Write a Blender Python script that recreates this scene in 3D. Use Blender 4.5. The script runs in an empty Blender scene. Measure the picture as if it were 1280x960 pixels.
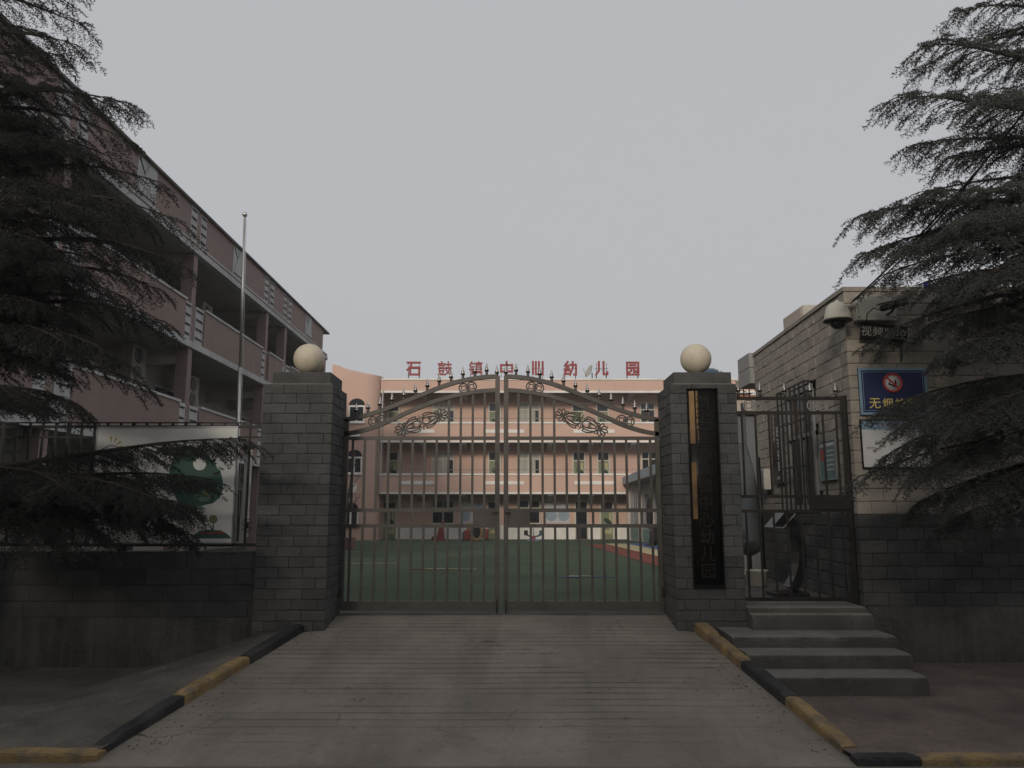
import bpy, bmesh, math, random
import numpy as np
from mathutils import Vector, Matrix, Euler, noise
R = math.radians
random.seed(11); rng = np.random.default_rng(5)
scn = bpy.context.scene
COL = scn.collection

# ------------------------------------------------------------------ camera, sky, sun, exposure
FOC, PITCH, EYE = 1000.0, R(9.04), 1.6
cam = bpy.data.cameras.new('camera'); cam_o = bpy.data.objects.new('camera', cam); COL.objects.link(cam_o)
cam.sensor_fit = 'HORIZONTAL'; cam.sensor_width = 36.0; cam.lens = 36.0 * FOC / 1280.0
cam.clip_start = 0.05; cam.clip_end = 5000
cam_o.location = (0, 0, EYE); cam_o.rotation_euler = (R(90) + PITCH, 0, 0)
scn.camera = cam_o

SUN_EL, SUN_AZ = 19.0, 198.0          # degrees; azimuth clockwise from +Y (behind the camera, a little to the left)
world = bpy.data.worlds.new('World'); scn.world = world; world.use_nodes = True
wn = world.node_tree; wn.nodes.clear()
w_out = wn.nodes.new('ShaderNodeOutputWorld'); w_bg = wn.nodes.new('ShaderNodeBackground')
w_sky = wn.nodes.new('ShaderNodeTexSky'); w_sky.sky_type = 'NISHITA'; w_sky.sun_disc = False
w_sky.sun_elevation = R(SUN_EL); w_sky.sun_rotation = R(SUN_AZ); w_sky.dust_density = 6; w_sky.air_density = 1.5
w_hs = wn.nodes.new('ShaderNodeHueSaturation'); w_hs.inputs['Saturation'].default_value = 0.12; w_hs.inputs['Value'].default_value = 0.5
w_mx = wn.nodes.new('ShaderNodeMix'); w_mx.data_type = 'RGBA'; w_mx.inputs[0].default_value = 0.82
w_mx.inputs[7].default_value = (5.25, 5.32, 5.58, 1)
wn.links.new(w_sky.outputs[0], w_hs.inputs['Color']); wn.links.new(w_hs.outputs[0], w_mx.inputs[6])
wn.links.new(w_mx.outputs[2], w_bg.inputs[0]); w_bg.inputs[1].default_value = 0.1
wn.links.new(w_bg.outputs[0], w_out.inputs[0])

sun = bpy.data.lights.new('sun', 'SUN'); sun.energy = 1.5; sun.angle = R(10); sun.color = (1.0, 0.90, 0.76)
sun_o = bpy.data.objects.new('sun', sun); COL.objects.link(sun_o)
sd = Vector((math.sin(R(SUN_AZ)) * math.cos(R(SUN_EL)), math.cos(R(SUN_AZ)) * math.cos(R(SUN_EL)), math.sin(R(SUN_EL))))
sun_o.rotation_euler = sd.to_track_quat('Z', 'Y').to_euler(); sun_o.location = sd * 60
scn.view_settings.view_transform = 'Standard'; scn.view_settings.look = 'None'
scn.view_settings.exposure = 0.08; scn.view_settings.gamma = 1.0; scn.view_settings.use_curve_mapping = False
scn.cycles.max_bounces = 6; scn.cycles.diffuse_bounces = 3; scn.cycles.transparent_max_bounces = 8

# ------------------------------------------------------------------ helpers
CT, ST = math.cos(PITCH), math.sin(PITCH)
def at(px, py, Y):                       # where a line of sight meets the upright plane at distance Y
    u, v = (px - 640) / FOC, (480 - py) / FOC
    r = (u, CT - v * ST, ST + v * CT); t = Y / r[1]
    return Vector((t * r[0], Y, EYE + t * r[2]))
def yard_z(y): return 0.43 - 0.0130 * (y - 9.5)

def link(o): COL.objects.link(o); return o
def thing(name, label, cat, loc=(0, 0, 0), group=None, rz=0):
    o = link(bpy.data.objects.new(name, None)); o.location = loc; o.rotation_euler = (0, 0, rz)
    o.empty_display_size = 0.2
    o['label'] = label; o['category'] = cat
    if group: o['group'] = group
    return o
def tag(o, label, cat, group=None):
    o['label'] = label; o['category'] = cat
    if group: o['group'] = group
    return o
def adopt(o, parent):                    # parent while keeping world coordinates
    if parent is None: return o
    o.parent = parent
    m = Matrix.Identity(4); p = parent
    chain = []
    while p is not None: chain.append(p); p = p.parent
    w = Matrix.Identity(4)
    for q in reversed(chain):
        w = w @ q.matrix_parent_inverse @ Matrix.LocRotScale(q.location, q.rotation_euler, q.scale)
    o.matrix_parent_inverse = w.inverted()
    return o

class MB:
    def __init__(s): s.v = []; s.f = []; s.sm = []
    def face_set(s, vs, fs, smooth=False):
        b = len(s.v); s.v += [tuple(x) for x in vs]; s.f += [tuple(b + i for i in q) for q in fs]; s.sm += [smooth] * len(fs)
        return s
    def box(s, x0, x1, y0, y1, z0, z1, bev=0.0, M=None):
        if bev <= 0:
            vs = [(x, y, z) for z in (z0, z1) for y in (y0, y1) for x in (x0, x1)]
            fs = [(0, 2, 3, 1), (4, 5, 7, 6), (0, 1, 5, 4), (2, 6, 7, 3), (0, 4, 6, 2), (1, 3, 7, 5)]
        else:
            bm = bmesh.new(); bmesh.ops.create_cube(bm, size=1)
            for v in bm.verts: v.co = Vector(((x0 + x1) / 2 + v.co.x * (x1 - x0), (y0 + y1) / 2 + v.co.y * (y1 - y0), (z0 + z1) / 2 + v.co.z * (z1 - z0)))
            bmesh.ops.bevel(bm, geom=bm.edges[:], offset=bev, segments=2, profile=0.5, affect='EDGES')
            bm.verts.index_update(); vs = [v.co.copy() for v in bm.verts]; fs = [[v.index for v in f.verts] for f in bm.faces]; bm.free()
        if M is not None: vs = [M @ Vector(v) for v in vs]
        return s.face_set(vs, fs)
    def bar(s, a, b, w, h=None, up=(0, 0, 1)):       # square bar from a to b
        a, b = Vector(a), Vector(b); h = h or w; d = (b - a); L = d.length
        if L < 1e-6: return s
        d.normalize(); u = Vector(up)
        if abs(d.dot(u)) > 0.98: u = Vector((0, 1, 0))
        x = d.cross(u).normalized(); z = x.cross(d)
        vs = []
        for p in (a, b):
            for i, j in ((-1, -1), (1, -1), (1, 1), (-1, 1)): vs.append(p + x * (w / 2 * i) + z * (h / 2 * j))
        return s.face_set(vs, [(3, 2, 1, 0), (4, 5, 6, 7), (0, 1, 5, 4), (1, 2, 6, 5), (2, 3, 7, 6), (3, 0, 4, 7)])
    def tube(s, pts, r, n=8, closed=False, cap=True):
        pts = [Vector(p) for p in pts]; k = len(pts)
        rs = r if isinstance(r, (list, tuple)) else [r] * k
        vs = []; up = None
        for i, p in enumerate(pts):
            if closed: d = pts[(i + 1) % k] - pts[i - 1]
            else: d = pts[min(i + 1, k - 1)] - pts[max(i - 1, 0)]
            if d.length < 1e-9: d = Vector((0, 0, 1))
            d.normalize()
            if up is None:
                up = Vector((0, 0, 1)) if abs(d.z) < 0.9 else Vector((1, 0, 0))
            x = d.cross(up)
            if x.length < 1e-4: x = d.cross(Vector((0.3, 1, 0.2)))
            x.normalize(); z = x.cross(d).normalized(); up = z
            for j in range(n):
                a = 2 * math.pi * j / n; vs.append(p + (x * math.cos(a) + z * math.sin(a)) * rs[i])
        fs = []
        for i in range(k if closed else k - 1):
            i2 = (i + 1) % k
            for j in range(n):
                j2 = (j + 1) % n; fs.append((i * n + j, i * n + j2, i2 * n + j2, i2 * n + j))
        if cap and not closed: fs.append(tuple(range(n - 1, -1, -1))); fs.append(tuple((k - 1) * n + j for j in range(n)))
        return s.face_set(vs, fs, True)
    def lathe(s, prof, c=(0, 0, 0), n=24, axis='z', M=None):
        vs = []; k = len(prof)
        for r, z in prof:
            for j in range(n):
                a = 2 * math.pi * j / n
                p = Vector((r * math.cos(a), r * math.sin(a), z))
                if axis == 'y': p = Vector((p.x, -p.z, p.y))
                if axis == 'x': p = Vector((p.z, p.x, p.y))
                if M is not None: p = M @ p
                vs.append(p + Vector(c))
        fs = [(i * n + j, i * n + (j + 1) % n, (i + 1) * n + (j + 1) % n, (i + 1) * n + j) for i in range(k - 1) for j in range(n)]
        fs.append(tuple(range(n - 1, -1, -1))); fs.append(tuple((k - 1) * n + j for j in range(n)))
        return s.face_set(vs, fs, True)
    def prism(s, poly, off, M=None):                 # polygon (3D points) extruded by a vector
        off = Vector(off); a = [Vector(p) for p in poly]; n = len(a)
        vs = a + [p + off for p in a]
        if M is not None: vs = [M @ v for v in vs]
        fs = [tuple(range(n - 1, -1, -1)), tuple(range(n, 2 * n))] + [(i, (i + 1) % n, n + (i + 1) % n, n + i) for i in range(n)]
        return s.face_set(vs, fs)
    def mesh(s, name):
        m = bpy.data.meshes.new(name); m.from_pydata(s.v, [], s.f); m.update()
        m.polygons.foreach_set('use_smooth', s.sm)
        bm = bmesh.new(); bm.from_mesh(m); bmesh.ops.recalc_face_normals(bm, faces=bm.faces); bm.to_mesh(m); bm.free()
        return m
    def build(s, name, mat, parent=None):
        m = s.mesh(name); m.materials.append(mat)
        o = link(bpy.data.objects.new(name, m)); return adopt(o, parent)
def part(name, mat, parent, *boxes, bev=0.0):
    b = MB()
    for q in boxes: b.box(*q, bev=bev)
    return b.build(name, mat, parent)
def struct(o): o['kind'] = 'structure'; return o
def stuff(o): o['kind'] = 'stuff'; return o

# ------------------------------------------------------------------ materials
def mat(name, col, rough=0.85, var=0.25, scale=3.0, bump=0.0, bscale=60.0, metal=0.0, rnd=0.0, spec=0.3, stain=None, stain_scale=1.2, stain_amt=0.5, streak=None, attr=None, stretch=None, crack=0.0, patches=False):
    m = bpy.data.materials.new(name); m.use_nodes = True; nt = m.node_tree; N = nt.nodes; Lk = nt.links
    b = N['Principled BSDF']; b.inputs['Roughness'].default_value = rough; b.inputs['Metallic'].default_value = metal
    b.inputs['Specular IOR Level'].default_value = spec
    geo = N.new('ShaderNodeNewGeometry'); vec = geo.outputs['Position']
    if stretch:
        mp = N.new('ShaderNodeMapping'); mp.inputs['Scale'].default_value = stretch; Lk.new(vec, mp.inputs['Vector']); vec = mp.outputs[0]
    def nz(sc, det=5, v=None):
        n = N.new('ShaderNodeTexNoise'); n.inputs['Scale'].default_value = sc; n.inputs['Detail'].default_value = det; n.inputs['Roughness'].default_value = 0.62
        Lk.new(v or vec, n.inputs['Vector']); return n
    def ramp(src, a, bb):
        r = N.new('ShaderNodeMapRange'); r.inputs['From Min'].default_value = a; r.inputs['From Max'].default_value = bb
        Lk.new(src, r.inputs['Value']); return r.outputs[0]
    def mixc(fac, c1, c2, mode='MIX'):
        x = N.new('ShaderNodeMix'); x.data_type = 'RGBA'; x.blend_type = mode
        if isinstance(fac, float): x.inputs[0].default_value = fac
        else: Lk.new(fac, x.inputs[0])
        for i, c in ((6, c1), (7, c2)):
            if isinstance(c, tuple): x.inputs[i].default_value = (*c[:3], 1)
            else: Lk.new(c, x.inputs[i])
        return x.outputs[2]
    lo = tuple(c * (1 - var) for c in col); hi = tuple(min(1, c * (1 + var)) for c in col)
    n1 = nz(scale)
    c = mixc(ramp(n1.outputs['Fac'], 0.3, 0.7), lo, hi)
    if var > 0.05:
        n1b = nz(scale * 14, 3); c = mixc(ramp(n1b.outputs['Fac'], 0.25, 0.75), c, mixc(1.0, c, (1 + var * 0.9,) * 3, 'MULTIPLY'))
        n1c = nz(110.0, 2); c = mixc(ramp(n1c.outputs['Fac'], 0.3, 0.7), mixc(1.0, c, (1 - var * 0.6,) * 3, 'MULTIPLY'), c)
    if rnd > 0:
        oi = N.new('ShaderNodeObjectInfo'); v = N.new('ShaderNodeMapRange'); v.inputs['To Min'].default_value = 1 - rnd; v.inputs['To Max'].default_value = 1 + rnd
        Lk.new(oi.outputs['Random'], v.inputs['Value']); cb = N.new('ShaderNodeCombineColor')
        for i in range(3): Lk.new(v.outputs[0], cb.inputs[i])
        c = mixc(1.0, c, cb.outputs[0], 'MULTIPLY')
    if stain:
        n2 = nz(stain_scale, 7); f = ramp(n2.outputs['Fac'], 0.45, 0.72)
        mm = N.new('ShaderNodeMath'); mm.operation = 'MULTIPLY'; mm.inputs[1].default_value = stain_amt; Lk.new(f, mm.inputs[0]); c = mixc(mm.outputs[0], c, stain)
    if streak:
        mp2 = N.new('ShaderNodeMapping'); mp2.inputs['Scale'].default_value = (9, 9, 0.7); Lk.new(geo.outputs['Position'], mp2.inputs['Vector'])
        n3 = nz(1.0, 6, mp2.outputs[0]); f = ramp(n3.outputs['Fac'], 0.5, 0.75)
        mm = N.new('ShaderNodeMath'); mm.operation = 'MULTIPLY'; mm.inputs[1].default_value = 0.55; Lk.new(f, mm.inputs[0]); c = mixc(mm.outputs[0], c, streak)
    if patches:
        mp3 = N.new('ShaderNodeMapping'); mp3.inputs['Scale'].default_value = (2.2, .35, 1); mp3.inputs['Rotation'].default_value = (0, 0, .12); Lk.new(geo.outputs['Position'], mp3.inputs['Vector'])
        n5 = nz(1.0, 4, mp3.outputs[0]); f = ramp(n5.outputs['Fac'], 0.50, 0.70); mm = N.new('ShaderNodeMath'); mm.operation = 'MULTIPLY'; mm.inputs[1].default_value = .38; Lk.new(f, mm.inputs[0]); c = mixc(mm.outputs[0], c, (0.10, 0.086, 0.072))
        n6 = nz(3.2, 8); f = ramp(n6.outputs['Fac'], 0.60, 0.68); mm = N.new('ShaderNodeMath'); mm.operation = 'MULTIPLY'; mm.inputs[1].default_value = .45; Lk.new(f, mm.inputs[0]); c = mixc(mm.outputs[0], c, (0.27, 0.25, 0.225))
        n7 = nz(9.0, 8); f = ramp(n7.outputs['Fac'], 0.62, 0.70); mm = N.new('ShaderNodeMath'); mm.operation = 'MULTIPLY'; mm.inputs[1].default_value = .5; Lk.new(f, mm.inputs[0]); c = mixc(mm.outputs[0], c, (0.085, 0.075, 0.065))
    if crack > 0:
        vo = N.new('ShaderNodeTexVoronoi'); vo.feature = 'DISTANCE_TO_EDGE'; vo.inputs['Scale'].default_value = crack
        nv = nz(2.5, 4); va = N.new('ShaderNodeVectorMath'); va.operation = 'MULTIPLY_ADD'; Lk.new(nv.outputs['Color'], va.inputs[0]); va.inputs[1].default_value = (.35, .35, .35); Lk.new(vec, va.inputs[2]); Lk.new(va.outputs[0], vo.inputs['Vector'])
        f = ramp(vo.outputs['Distance'], 0.007, 0.002); nm_ = nz(0.6, 3); f2 = ramp(nm_.outputs['Fac'], 0.54, 0.62)
        mm = N.new('ShaderNodeMath'); mm.operation = 'MULTIPLY'; Lk.new(f, mm.inputs[0]); Lk.new(f2, mm.inputs[1]); c = mixc(mm.outputs[0], c, (0.085, 0.074, 0.063))
    if attr:
        at_ = N.new('ShaderNodeAttribute'); at_.attribute_name = attr[0]; c = mixc(at_.outputs['Fac'], c, attr[1])
    Lk.new(c, b.inputs['Base Color'])
    if rough > 0.3:
        rr = N.new('ShaderNodeMapRange'); rr.inputs['To Min'].default_value = max(0.05, rough - 0.12); rr.inputs['To Max'].default_value = min(1, rough + 0.1)
        Lk.new(n1.outputs['Fac'], rr.inputs['Value']); Lk.new(rr.outputs[0], b.inputs['Roughness'])
    if bump > 0:
        n4 = nz(bscale, 6); bp = N.new('ShaderNodeBump'); bp.inputs['Strength'].default_value = bump; bp.inputs['Distance'].default_value = 0.02
        Lk.new(n4.outputs['Fac'], bp.inputs['Height']); Lk.new(bp.outputs[0], b.inputs['Normal'])
    m['b'] = 0
    return m

K = {}
K['grey_brick'] = mat('grey_brick', (0.088, 0.087, 0.085), 0.9, 0.25, 3, 0.6, 55, rnd=0.16, stain=(0.10, 0.10, 0.098), stain_scale=1.5, stain_amt=0.35)
K['mortar'] = mat('mortar', (0.064, 0.064, 0.064), 0.95, 0.3, 6, 0.5, 80, stain=(0.16, 0.15, 0.14), stain_scale=2.2, stain_amt=0.35)
K['tan_mortar'] = mat('tan_mortar', (0.13, 0.11, 0.09), 0.95, 0.25, 6, 0.4, 80)
K['dark_brick'] = mat('dark_brick', (0.078, 0.078, 0.077), 0.9, 0.25, 3, 0.6, 55, rnd=0.18, stain=(0.085, 0.085, 0.083), stain_scale=1.2, stain_amt=0.35)
K['tan_brick'] = mat('tan_brick', (0.32, 0.287, 0.250), 0.9, 0.18, 4, 0.6, 60, rnd=0.14, stain=(0.23, 0.20, 0.165), stain_scale=1.1, stain_amt=0.4)
K['plinth'] = mat('plinth_render', (0.070, 0.068, 0.064), 0.95, 0.45, 1.5, 1.0, 22, stain=(0.13, 0.125, 0.115), stain_scale=2.4, stain_amt=0.6, streak=(0.17, 0.165, 0.155))
K['concrete'] = mat('ramp_concrete', (0.240, 0.209, 0.173), 0.95, 0.22, 1.3, 0.5, 70, stain=(0.175, 0.152, 0.127), stain_scale=0.9, stain_amt=0.6, attr=('dirt', (0.034, 0.030, 0.026)), crack=1.1, patches=True)
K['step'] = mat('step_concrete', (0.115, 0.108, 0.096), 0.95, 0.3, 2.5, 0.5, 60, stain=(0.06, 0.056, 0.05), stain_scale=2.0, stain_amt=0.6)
K['tread'] = mat('skylit_tread', (0.215, 0.198, 0.175), 0.95, 0.2, 2.5, 0.5, 60, stain=(0.14, 0.128, 0.112), stain_scale=2.0, stain_amt=0.6)  # step concrete lightened to carry the sky light from above
K['pave_left'] = mat('dusty_cement_pavement', (0.140, 0.125, 0.106), 0.95, 0.4, 1.6, 1.0, 28, stain=(0.075, 0.067, 0.058), stain_scale=1.3, stain_amt=0.65, crack=0.9)
K['pave_right'] = mat('dusty_red_pavement', (0.165, 0.130, 0.110), 0.95, 0.35, 1.7, 1.0, 32, stain=(0.085, 0.07, 0.06), stain_scale=1.4, stain_amt=0.6)
K['road'] = mat('road_concrete', (0.175, 0.150, 0.122), 0.95, 0.2, 0.8, 0.4, 60, stain=(0.11, 0.095, 0.08), stain_scale=0.7, stain_amt=0.5)
K['grit'] = mat('grit', (0.15, 0.13, 0.11), 0.95, 0.6, 7)
K['earth'] = mat('earth', (0.10, 0.09, 0.07), 1.0, 0.3, 0.3)
K['turf'] = mat('green_turf', (0.080, 0.106, 0.072), 1.0, 0.16, 0.35, 0.8, 30, spec=0.05, stain=(0.105, 0.115, 0.085), stain_scale=0.25, stain_amt=0.4)
K['kerb_y'] = mat('kerb_yellow', (0.30, 0.208, 0.095), 0.85, 0.25, 5, 0.6, 60, stain=(0.13, 0.115, 0.10), stain_scale=7, stain_amt=1.0)
K['kerb_k'] = mat('kerb_black', (0.030, 0.029, 0.030), 0.75, 0.3, 5, 0.5, 50, stain=(0.10, 0.09, 0.08), stain_scale=4, stain_amt=0.55)
K['gate'] = mat('gate_steel', (0.094, 0.085, 0.077), 0.5, 0.25, 4, 0.15, 120, metal=0.25, spec=0.4, stain=(0.13, 0.113, 0.10), stain_scale=3, stain_amt=0.4)
K['gate_dk'] = mat('side_gate_steel', (0.035, 0.031, 0.028), 0.5, 0.25, 4, 0.1, 120, metal=0.3)
K['silver'] = mat('silver_tip', (0.60, 0.56, 0.53), 0.32, 0.1, 8, metal=1.0)
K['fence'] = mat('black_fence_steel', (0.016, 0.016, 0.017), 0.5, 0.2, 6)
K['globe'] = mat('cream_globe', (0.60, 0.535, 0.415), 0.55, 0.07, 2.5, 0.05, 40, stain=(0.40, 0.35, 0.26), stain_scale=5.5, stain_amt=0.5)
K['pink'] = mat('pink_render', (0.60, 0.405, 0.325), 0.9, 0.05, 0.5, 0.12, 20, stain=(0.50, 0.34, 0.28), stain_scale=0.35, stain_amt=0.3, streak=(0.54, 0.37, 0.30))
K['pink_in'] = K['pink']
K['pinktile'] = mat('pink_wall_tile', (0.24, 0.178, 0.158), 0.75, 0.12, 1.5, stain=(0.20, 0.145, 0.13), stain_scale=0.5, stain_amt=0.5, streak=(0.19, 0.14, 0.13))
K['white'] = mat('white_trim', (0.80, 0.77, 0.72), 0.8, 0.08, 1.0, stain=(0.45, 0.42, 0.38), stain_scale=0.8, stain_amt=0.4)
K['greyw'] = mat('grey_white_trim', (0.46, 0.46, 0.46), 0.85, 0.12, 1.0, stain=(0.25, 0.25, 0.24), stain_scale=0.8, stain_amt=0.5, streak=(0.22, 0.21, 0.20))
K['gal'] = mat('gallery_plaster', (0.30, 0.27, 0.235), 0.95, 0.15, 0.8, stain=(0.2, 0.18, 0.16), stain_scale=0.6, stain_amt=0.5)
K['soff'] = mat('gallery_soffit', (0.34, 0.32, 0.29), 0.95, 0.12, 0.8, stain=(0.2, 0.18, 0.16), stain_scale=0.6, stain_amt=0.5)
K['glass'] = mat('dark_glass', (0.018, 0.020, 0.022), 0.12, 0.1, 2, spec=0.5)
K['curtain'] = mat('pale_curtain', (0.36, 0.35, 0.31), 0.7, 0.18, 1.2, spec=0.5, stretch=(6, 6, 0.4))
K['frame'] = mat('cream_window_frame', (0.56, 0.52, 0.44), 0.6, 0.06, 2)
K['door'] = mat('green_door', (0.20, 0.225, 0.135), 0.6, 0.08, 2)
K['leafpaint'] = mat('dark_leaf_paint', (0.035, 0.05, 0.035), 0.7, 0.1, 4)
K['yelpaint'] = mat('pale_yellow_paint', (0.46, 0.42, 0.24), 0.7, 0.1, 4)
K['red_letter'] = mat('red_letter', (0.27, 0.048, 0.044), 0.6, 0.12, 2)
K['steel'] = mat('thin_steel', (0.10, 0.10, 0.10), 0.5, 0.1, 4, metal=0.5)
K['rail_lt'] = mat('pale_handrail', (0.26, 0.25, 0.235), 0.5, 0.1, 4)
K['steel_lt'] = mat('stainless_pole', (0.55, 0.54, 0.52), 0.35, 0.1, 4, metal=0.9)
K['dish'] = mat('grey_dish', (0.40, 0.38, 0.34), 0.7, 0.12, 3)
K['blacksign'] = mat('black_gloss', (0.011, 0.0105, 0.010), 0.32, 0.3, 8, spec=0.12)
K['gold_refl'] = mat('gold_reflection', (0.13, 0.080, 0.036), 0.45, 0.35, 5, metal=0.5, stain=(0.03, 0.026, 0.02), stain_scale=2.0, stain_amt=0.9)  # bright reflection on the nameboard, put into a colour
K['ink'] = mat('black_ink', (0.012, 0.012, 0.012), 0.5, 0.1, 5)
K['letblk'] = mat('raised_black_letter', (0.017, 0.0155, 0.014), 0.35, 0.2, 9, spec=0.4)
K['blue_sign'] = mat('blue_sign', (0.022, 0.030, 0.088), 0.45, 0.12, 4, spec=0.3)
K['ltblue'] = mat('light_blue_border', (0.18, 0.28, 0.37), 0.5, 0.1, 4)
K['pale_blue'] = mat('pale_blue_print', (0.27, 0.33, 0.40), 0.7, 0.15, 2)
K['gold_txt'] = mat('yellow_lettering', (0.62, 0.50, 0.16), 0.6, 0.08, 6)
K['red_ring'] = mat('red_ring', (0.42, 0.05, 0.045), 0.6, 0.08, 6)
K['paper'] = mat('white_board', (0.52, 0.52, 0.53), 0.6, 0.06, 3)
K['poster'] = mat('poster_vinyl', (0.70, 0.70, 0.67), 0.6, 0.06, 2, stain=(0.58, 0.58, 0.55), stain_scale=0.9, stain_amt=0.4)
K['pgreen'] = mat('poster_dark_green', (0.050, 0.115, 0.088), 0.6, 0.15, 6)
K['pgreen2'] = mat('poster_mid_green', (0.14, 0.24, 0.17), 0.6, 0.15, 6)
K['pgreen3'] = mat('poster_lime', (0.21, 0.23, 0.10), 0.6, 0.15, 6)
K['pyellow'] = mat('poster_yellow', (0.42, 0.35, 0.12), 0.6, 0.1, 6)
K['pred'] = mat('poster_red', (0.32, 0.07, 0.06), 0.6, 0.1, 6)
K['teal'] = mat('teal_notice', (0.10, 0.17, 0.165), 0.5, 0.2, 3, stain=(0.2, 0.3, 0.3), stain_scale=8, stain_amt=0.5)
K['alu'] = mat('aluminium_frame', (0.30, 0.31, 0.32), 0.45, 0.08, 5, metal=0.5)
K['cream_plastic'] = mat('cream_plastic', (0.50, 0.48, 0.42), 0.5, 0.08, 4, stain=(0.33, 0.31, 0.27), stain_scale=3, stain_amt=0.4)
K['black_plastic'] = mat('black_plastic', (0.014, 0.014, 0.015), 0.4, 0.15, 6, spec=0.4)
K['smoke'] = mat('smoked_dome', (0.010, 0.010, 0.011), 0.12, 0.05, 6, spec=0.6)
K['marble'] = mat('grey_cladding', (0.27, 0.265, 0.26), 0.5, 0.25, 3, stretch=(6, 6, 0.6))
K['grey_plastic'] = mat('grey_slide_plastic', (0.085, 0.09, 0.092), 0.5, 0.1, 3)
K['blue_plastic'] = mat('blue_plastic', (0.045, 0.085, 0.135), 0.5, 0.1, 3)
K['red_plastic'] = mat('red_plastic', (0.25, 0.055, 0.048), 0.5, 0.1, 3)
K['yel_plastic'] = mat('yellow_plastic', (0.30, 0.20, 0.085), 0.5, 0.1, 3)
K['blue2'] = mat('bright_blue_paint', (0.07, 0.15, 0.32), 0.8, 0.08, 1)
K['t_red'] = mat('track_red', (0.22, 0.085, 0.065), 1, 0.1, 0.8, spec=0.05)
K['t_yel'] = mat('track_yellow', (0.50, 0.44, 0.27), 1, 0.1, 0.8, spec=0.05)
K['t_blue'] = mat('track_blue', (0.105, 0.16, 0.29), 1, 0.1, 0.8, spec=0.05)
K['t_purp'] = mat('track_purple', (0.13, 0.085, 0.15), 1, 0.1, 0.8, spec=0.05)
K['line'] = mat('worn_white_line', (0.38, 0.38, 0.34), 1, 0.2, 2, spec=0.05, stain=(0.12, 0.14, 0.10), stain_scale=2.5, stain_amt=0.7)
K['orange_brick'] = mat('orange_wall', (0.34, 0.15, 0.085), 0.9, 0.2, 2, stain=(0.2, 0.11, 0.08), stain_scale=2, stain_amt=0.5)
K['shed'] = mat('shed_grey_panel', (0.13, 0.132, 0.138), 0.6, 0.1, 1)
K['shed_w'] = mat('shed_wall_pale', (0.36, 0.35, 0.36), 0.85, 0.15, 0.8, stain=(0.22, 0.21, 0.21), stain_scale=0.5, stain_amt=0.6)
K['fascia'] = mat('blue_grey_fascia', (0.26, 0.31, 0.37), 0.6, 0.1, 1)
K['beige'] = mat('beige_panel', (0.45, 0.39, 0.34), 0.8, 0.08, 1)
K['bark'] = mat('cedar_bark', (0.030, 0.025, 0.021), 0.95, 0.4, 8, 0.9, 30, stretch=(1, 1, 0.3))
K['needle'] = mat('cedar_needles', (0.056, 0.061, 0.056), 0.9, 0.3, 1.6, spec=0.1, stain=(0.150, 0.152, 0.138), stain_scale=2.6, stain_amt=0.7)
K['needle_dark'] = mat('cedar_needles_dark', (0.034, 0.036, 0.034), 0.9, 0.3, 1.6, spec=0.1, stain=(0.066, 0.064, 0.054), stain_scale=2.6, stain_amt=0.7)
K['twig'] = mat('bare_twig', (0.09, 0.075, 0.065), 0.9, 0.2, 5)
K['skin'] = mat('skin', (0.36, 0.22, 0.16), 0.6, 0.05, 4)
K['dark_cloth'] = mat('dark_coat', (0.016, 0.016, 0.018), 0.9, 0.2, 6)
K['rubber'] = mat('black_rubber', (0.022, 0.022, 0.022), 0.8, 0.3, 4)
K['wire'] = mat('black_cable', (0.012, 0.012, 0.012), 0.6, 0.1, 4)
K['bluelight'] = mat('blue_beacon', (0.04, 0.06, 0.60), 0.3, 0.05, 4)
K['terracotta'] = mat('brown_planter', (0.17, 0.095, 0.08), 0.9, 0.15, 3)

# ------------------------------------------------------------------ bricks
def brick_variants(n=6):
    out = []
    for k in range(n):
        b = MB(); nx, nz = 5, 3; vs = []; fs = []
        xs = [-0.5, -0.46, -0.16, 0.15, 0.46, 0.5]; zs = [-0.5, -0.40, 0.02, 0.41, 0.5]
        for j, z in enumerate(zs):
            for i, x in enumerate(xs):
                edge = i in (0, len(xs) - 1) or j in (0, len(zs) - 1)
                y = 0.74 + random.uniform(-.08, .08) if edge else random.uniform(0.78, 1.15)
                dx = 0 if edge else random.uniform(-.03, .03); dz = 0 if edge else random.uniform(-.05, .05)
                vs.append((x + dx, -y, z + dz))
        W = len(xs); H = len(zs)
        for j in range(H - 1):
            for i in range(W - 1): fs.append((j * W + i, j * W + i + 1, (j + 1) * W + i + 1, (j + 1) * W + i))
        nb = len(vs); ring = [(0, 0), (W - 1, 0), (W - 1, H - 1), (0, H - 1)]
        for i, j in ring: vs.append((xs[i], 0.6, zs[j]))
        rows = [[j * W + i for i in range(W)] for j in (0,)][0]
        fs.append(tuple([nb, nb + 1] + [i for i in range(W - 1, -1, -1)]))
        fs.append(tuple([nb + 2, nb + 3] + [(H - 1) * W + i for i in range(W)]))
        fs.append(tuple([nb + 1, nb + 2] + [j * W + W - 1 for j in range(H - 1, -1, -1)]))
        fs.append(tuple([nb + 3, nb] + [j * W for j in range(H)]))
        b.face_set(vs, fs); out.append(b)
    return out
BV = brick_variants()
_bm = {}
def brick_mesh(k, m):
    if (k, m.name) not in _bm:
        me = BV[k].mesh('brick'); me.materials.append(m); _bm[(k, m.name)] = me
    return _bm[(k, m.name)]
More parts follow.
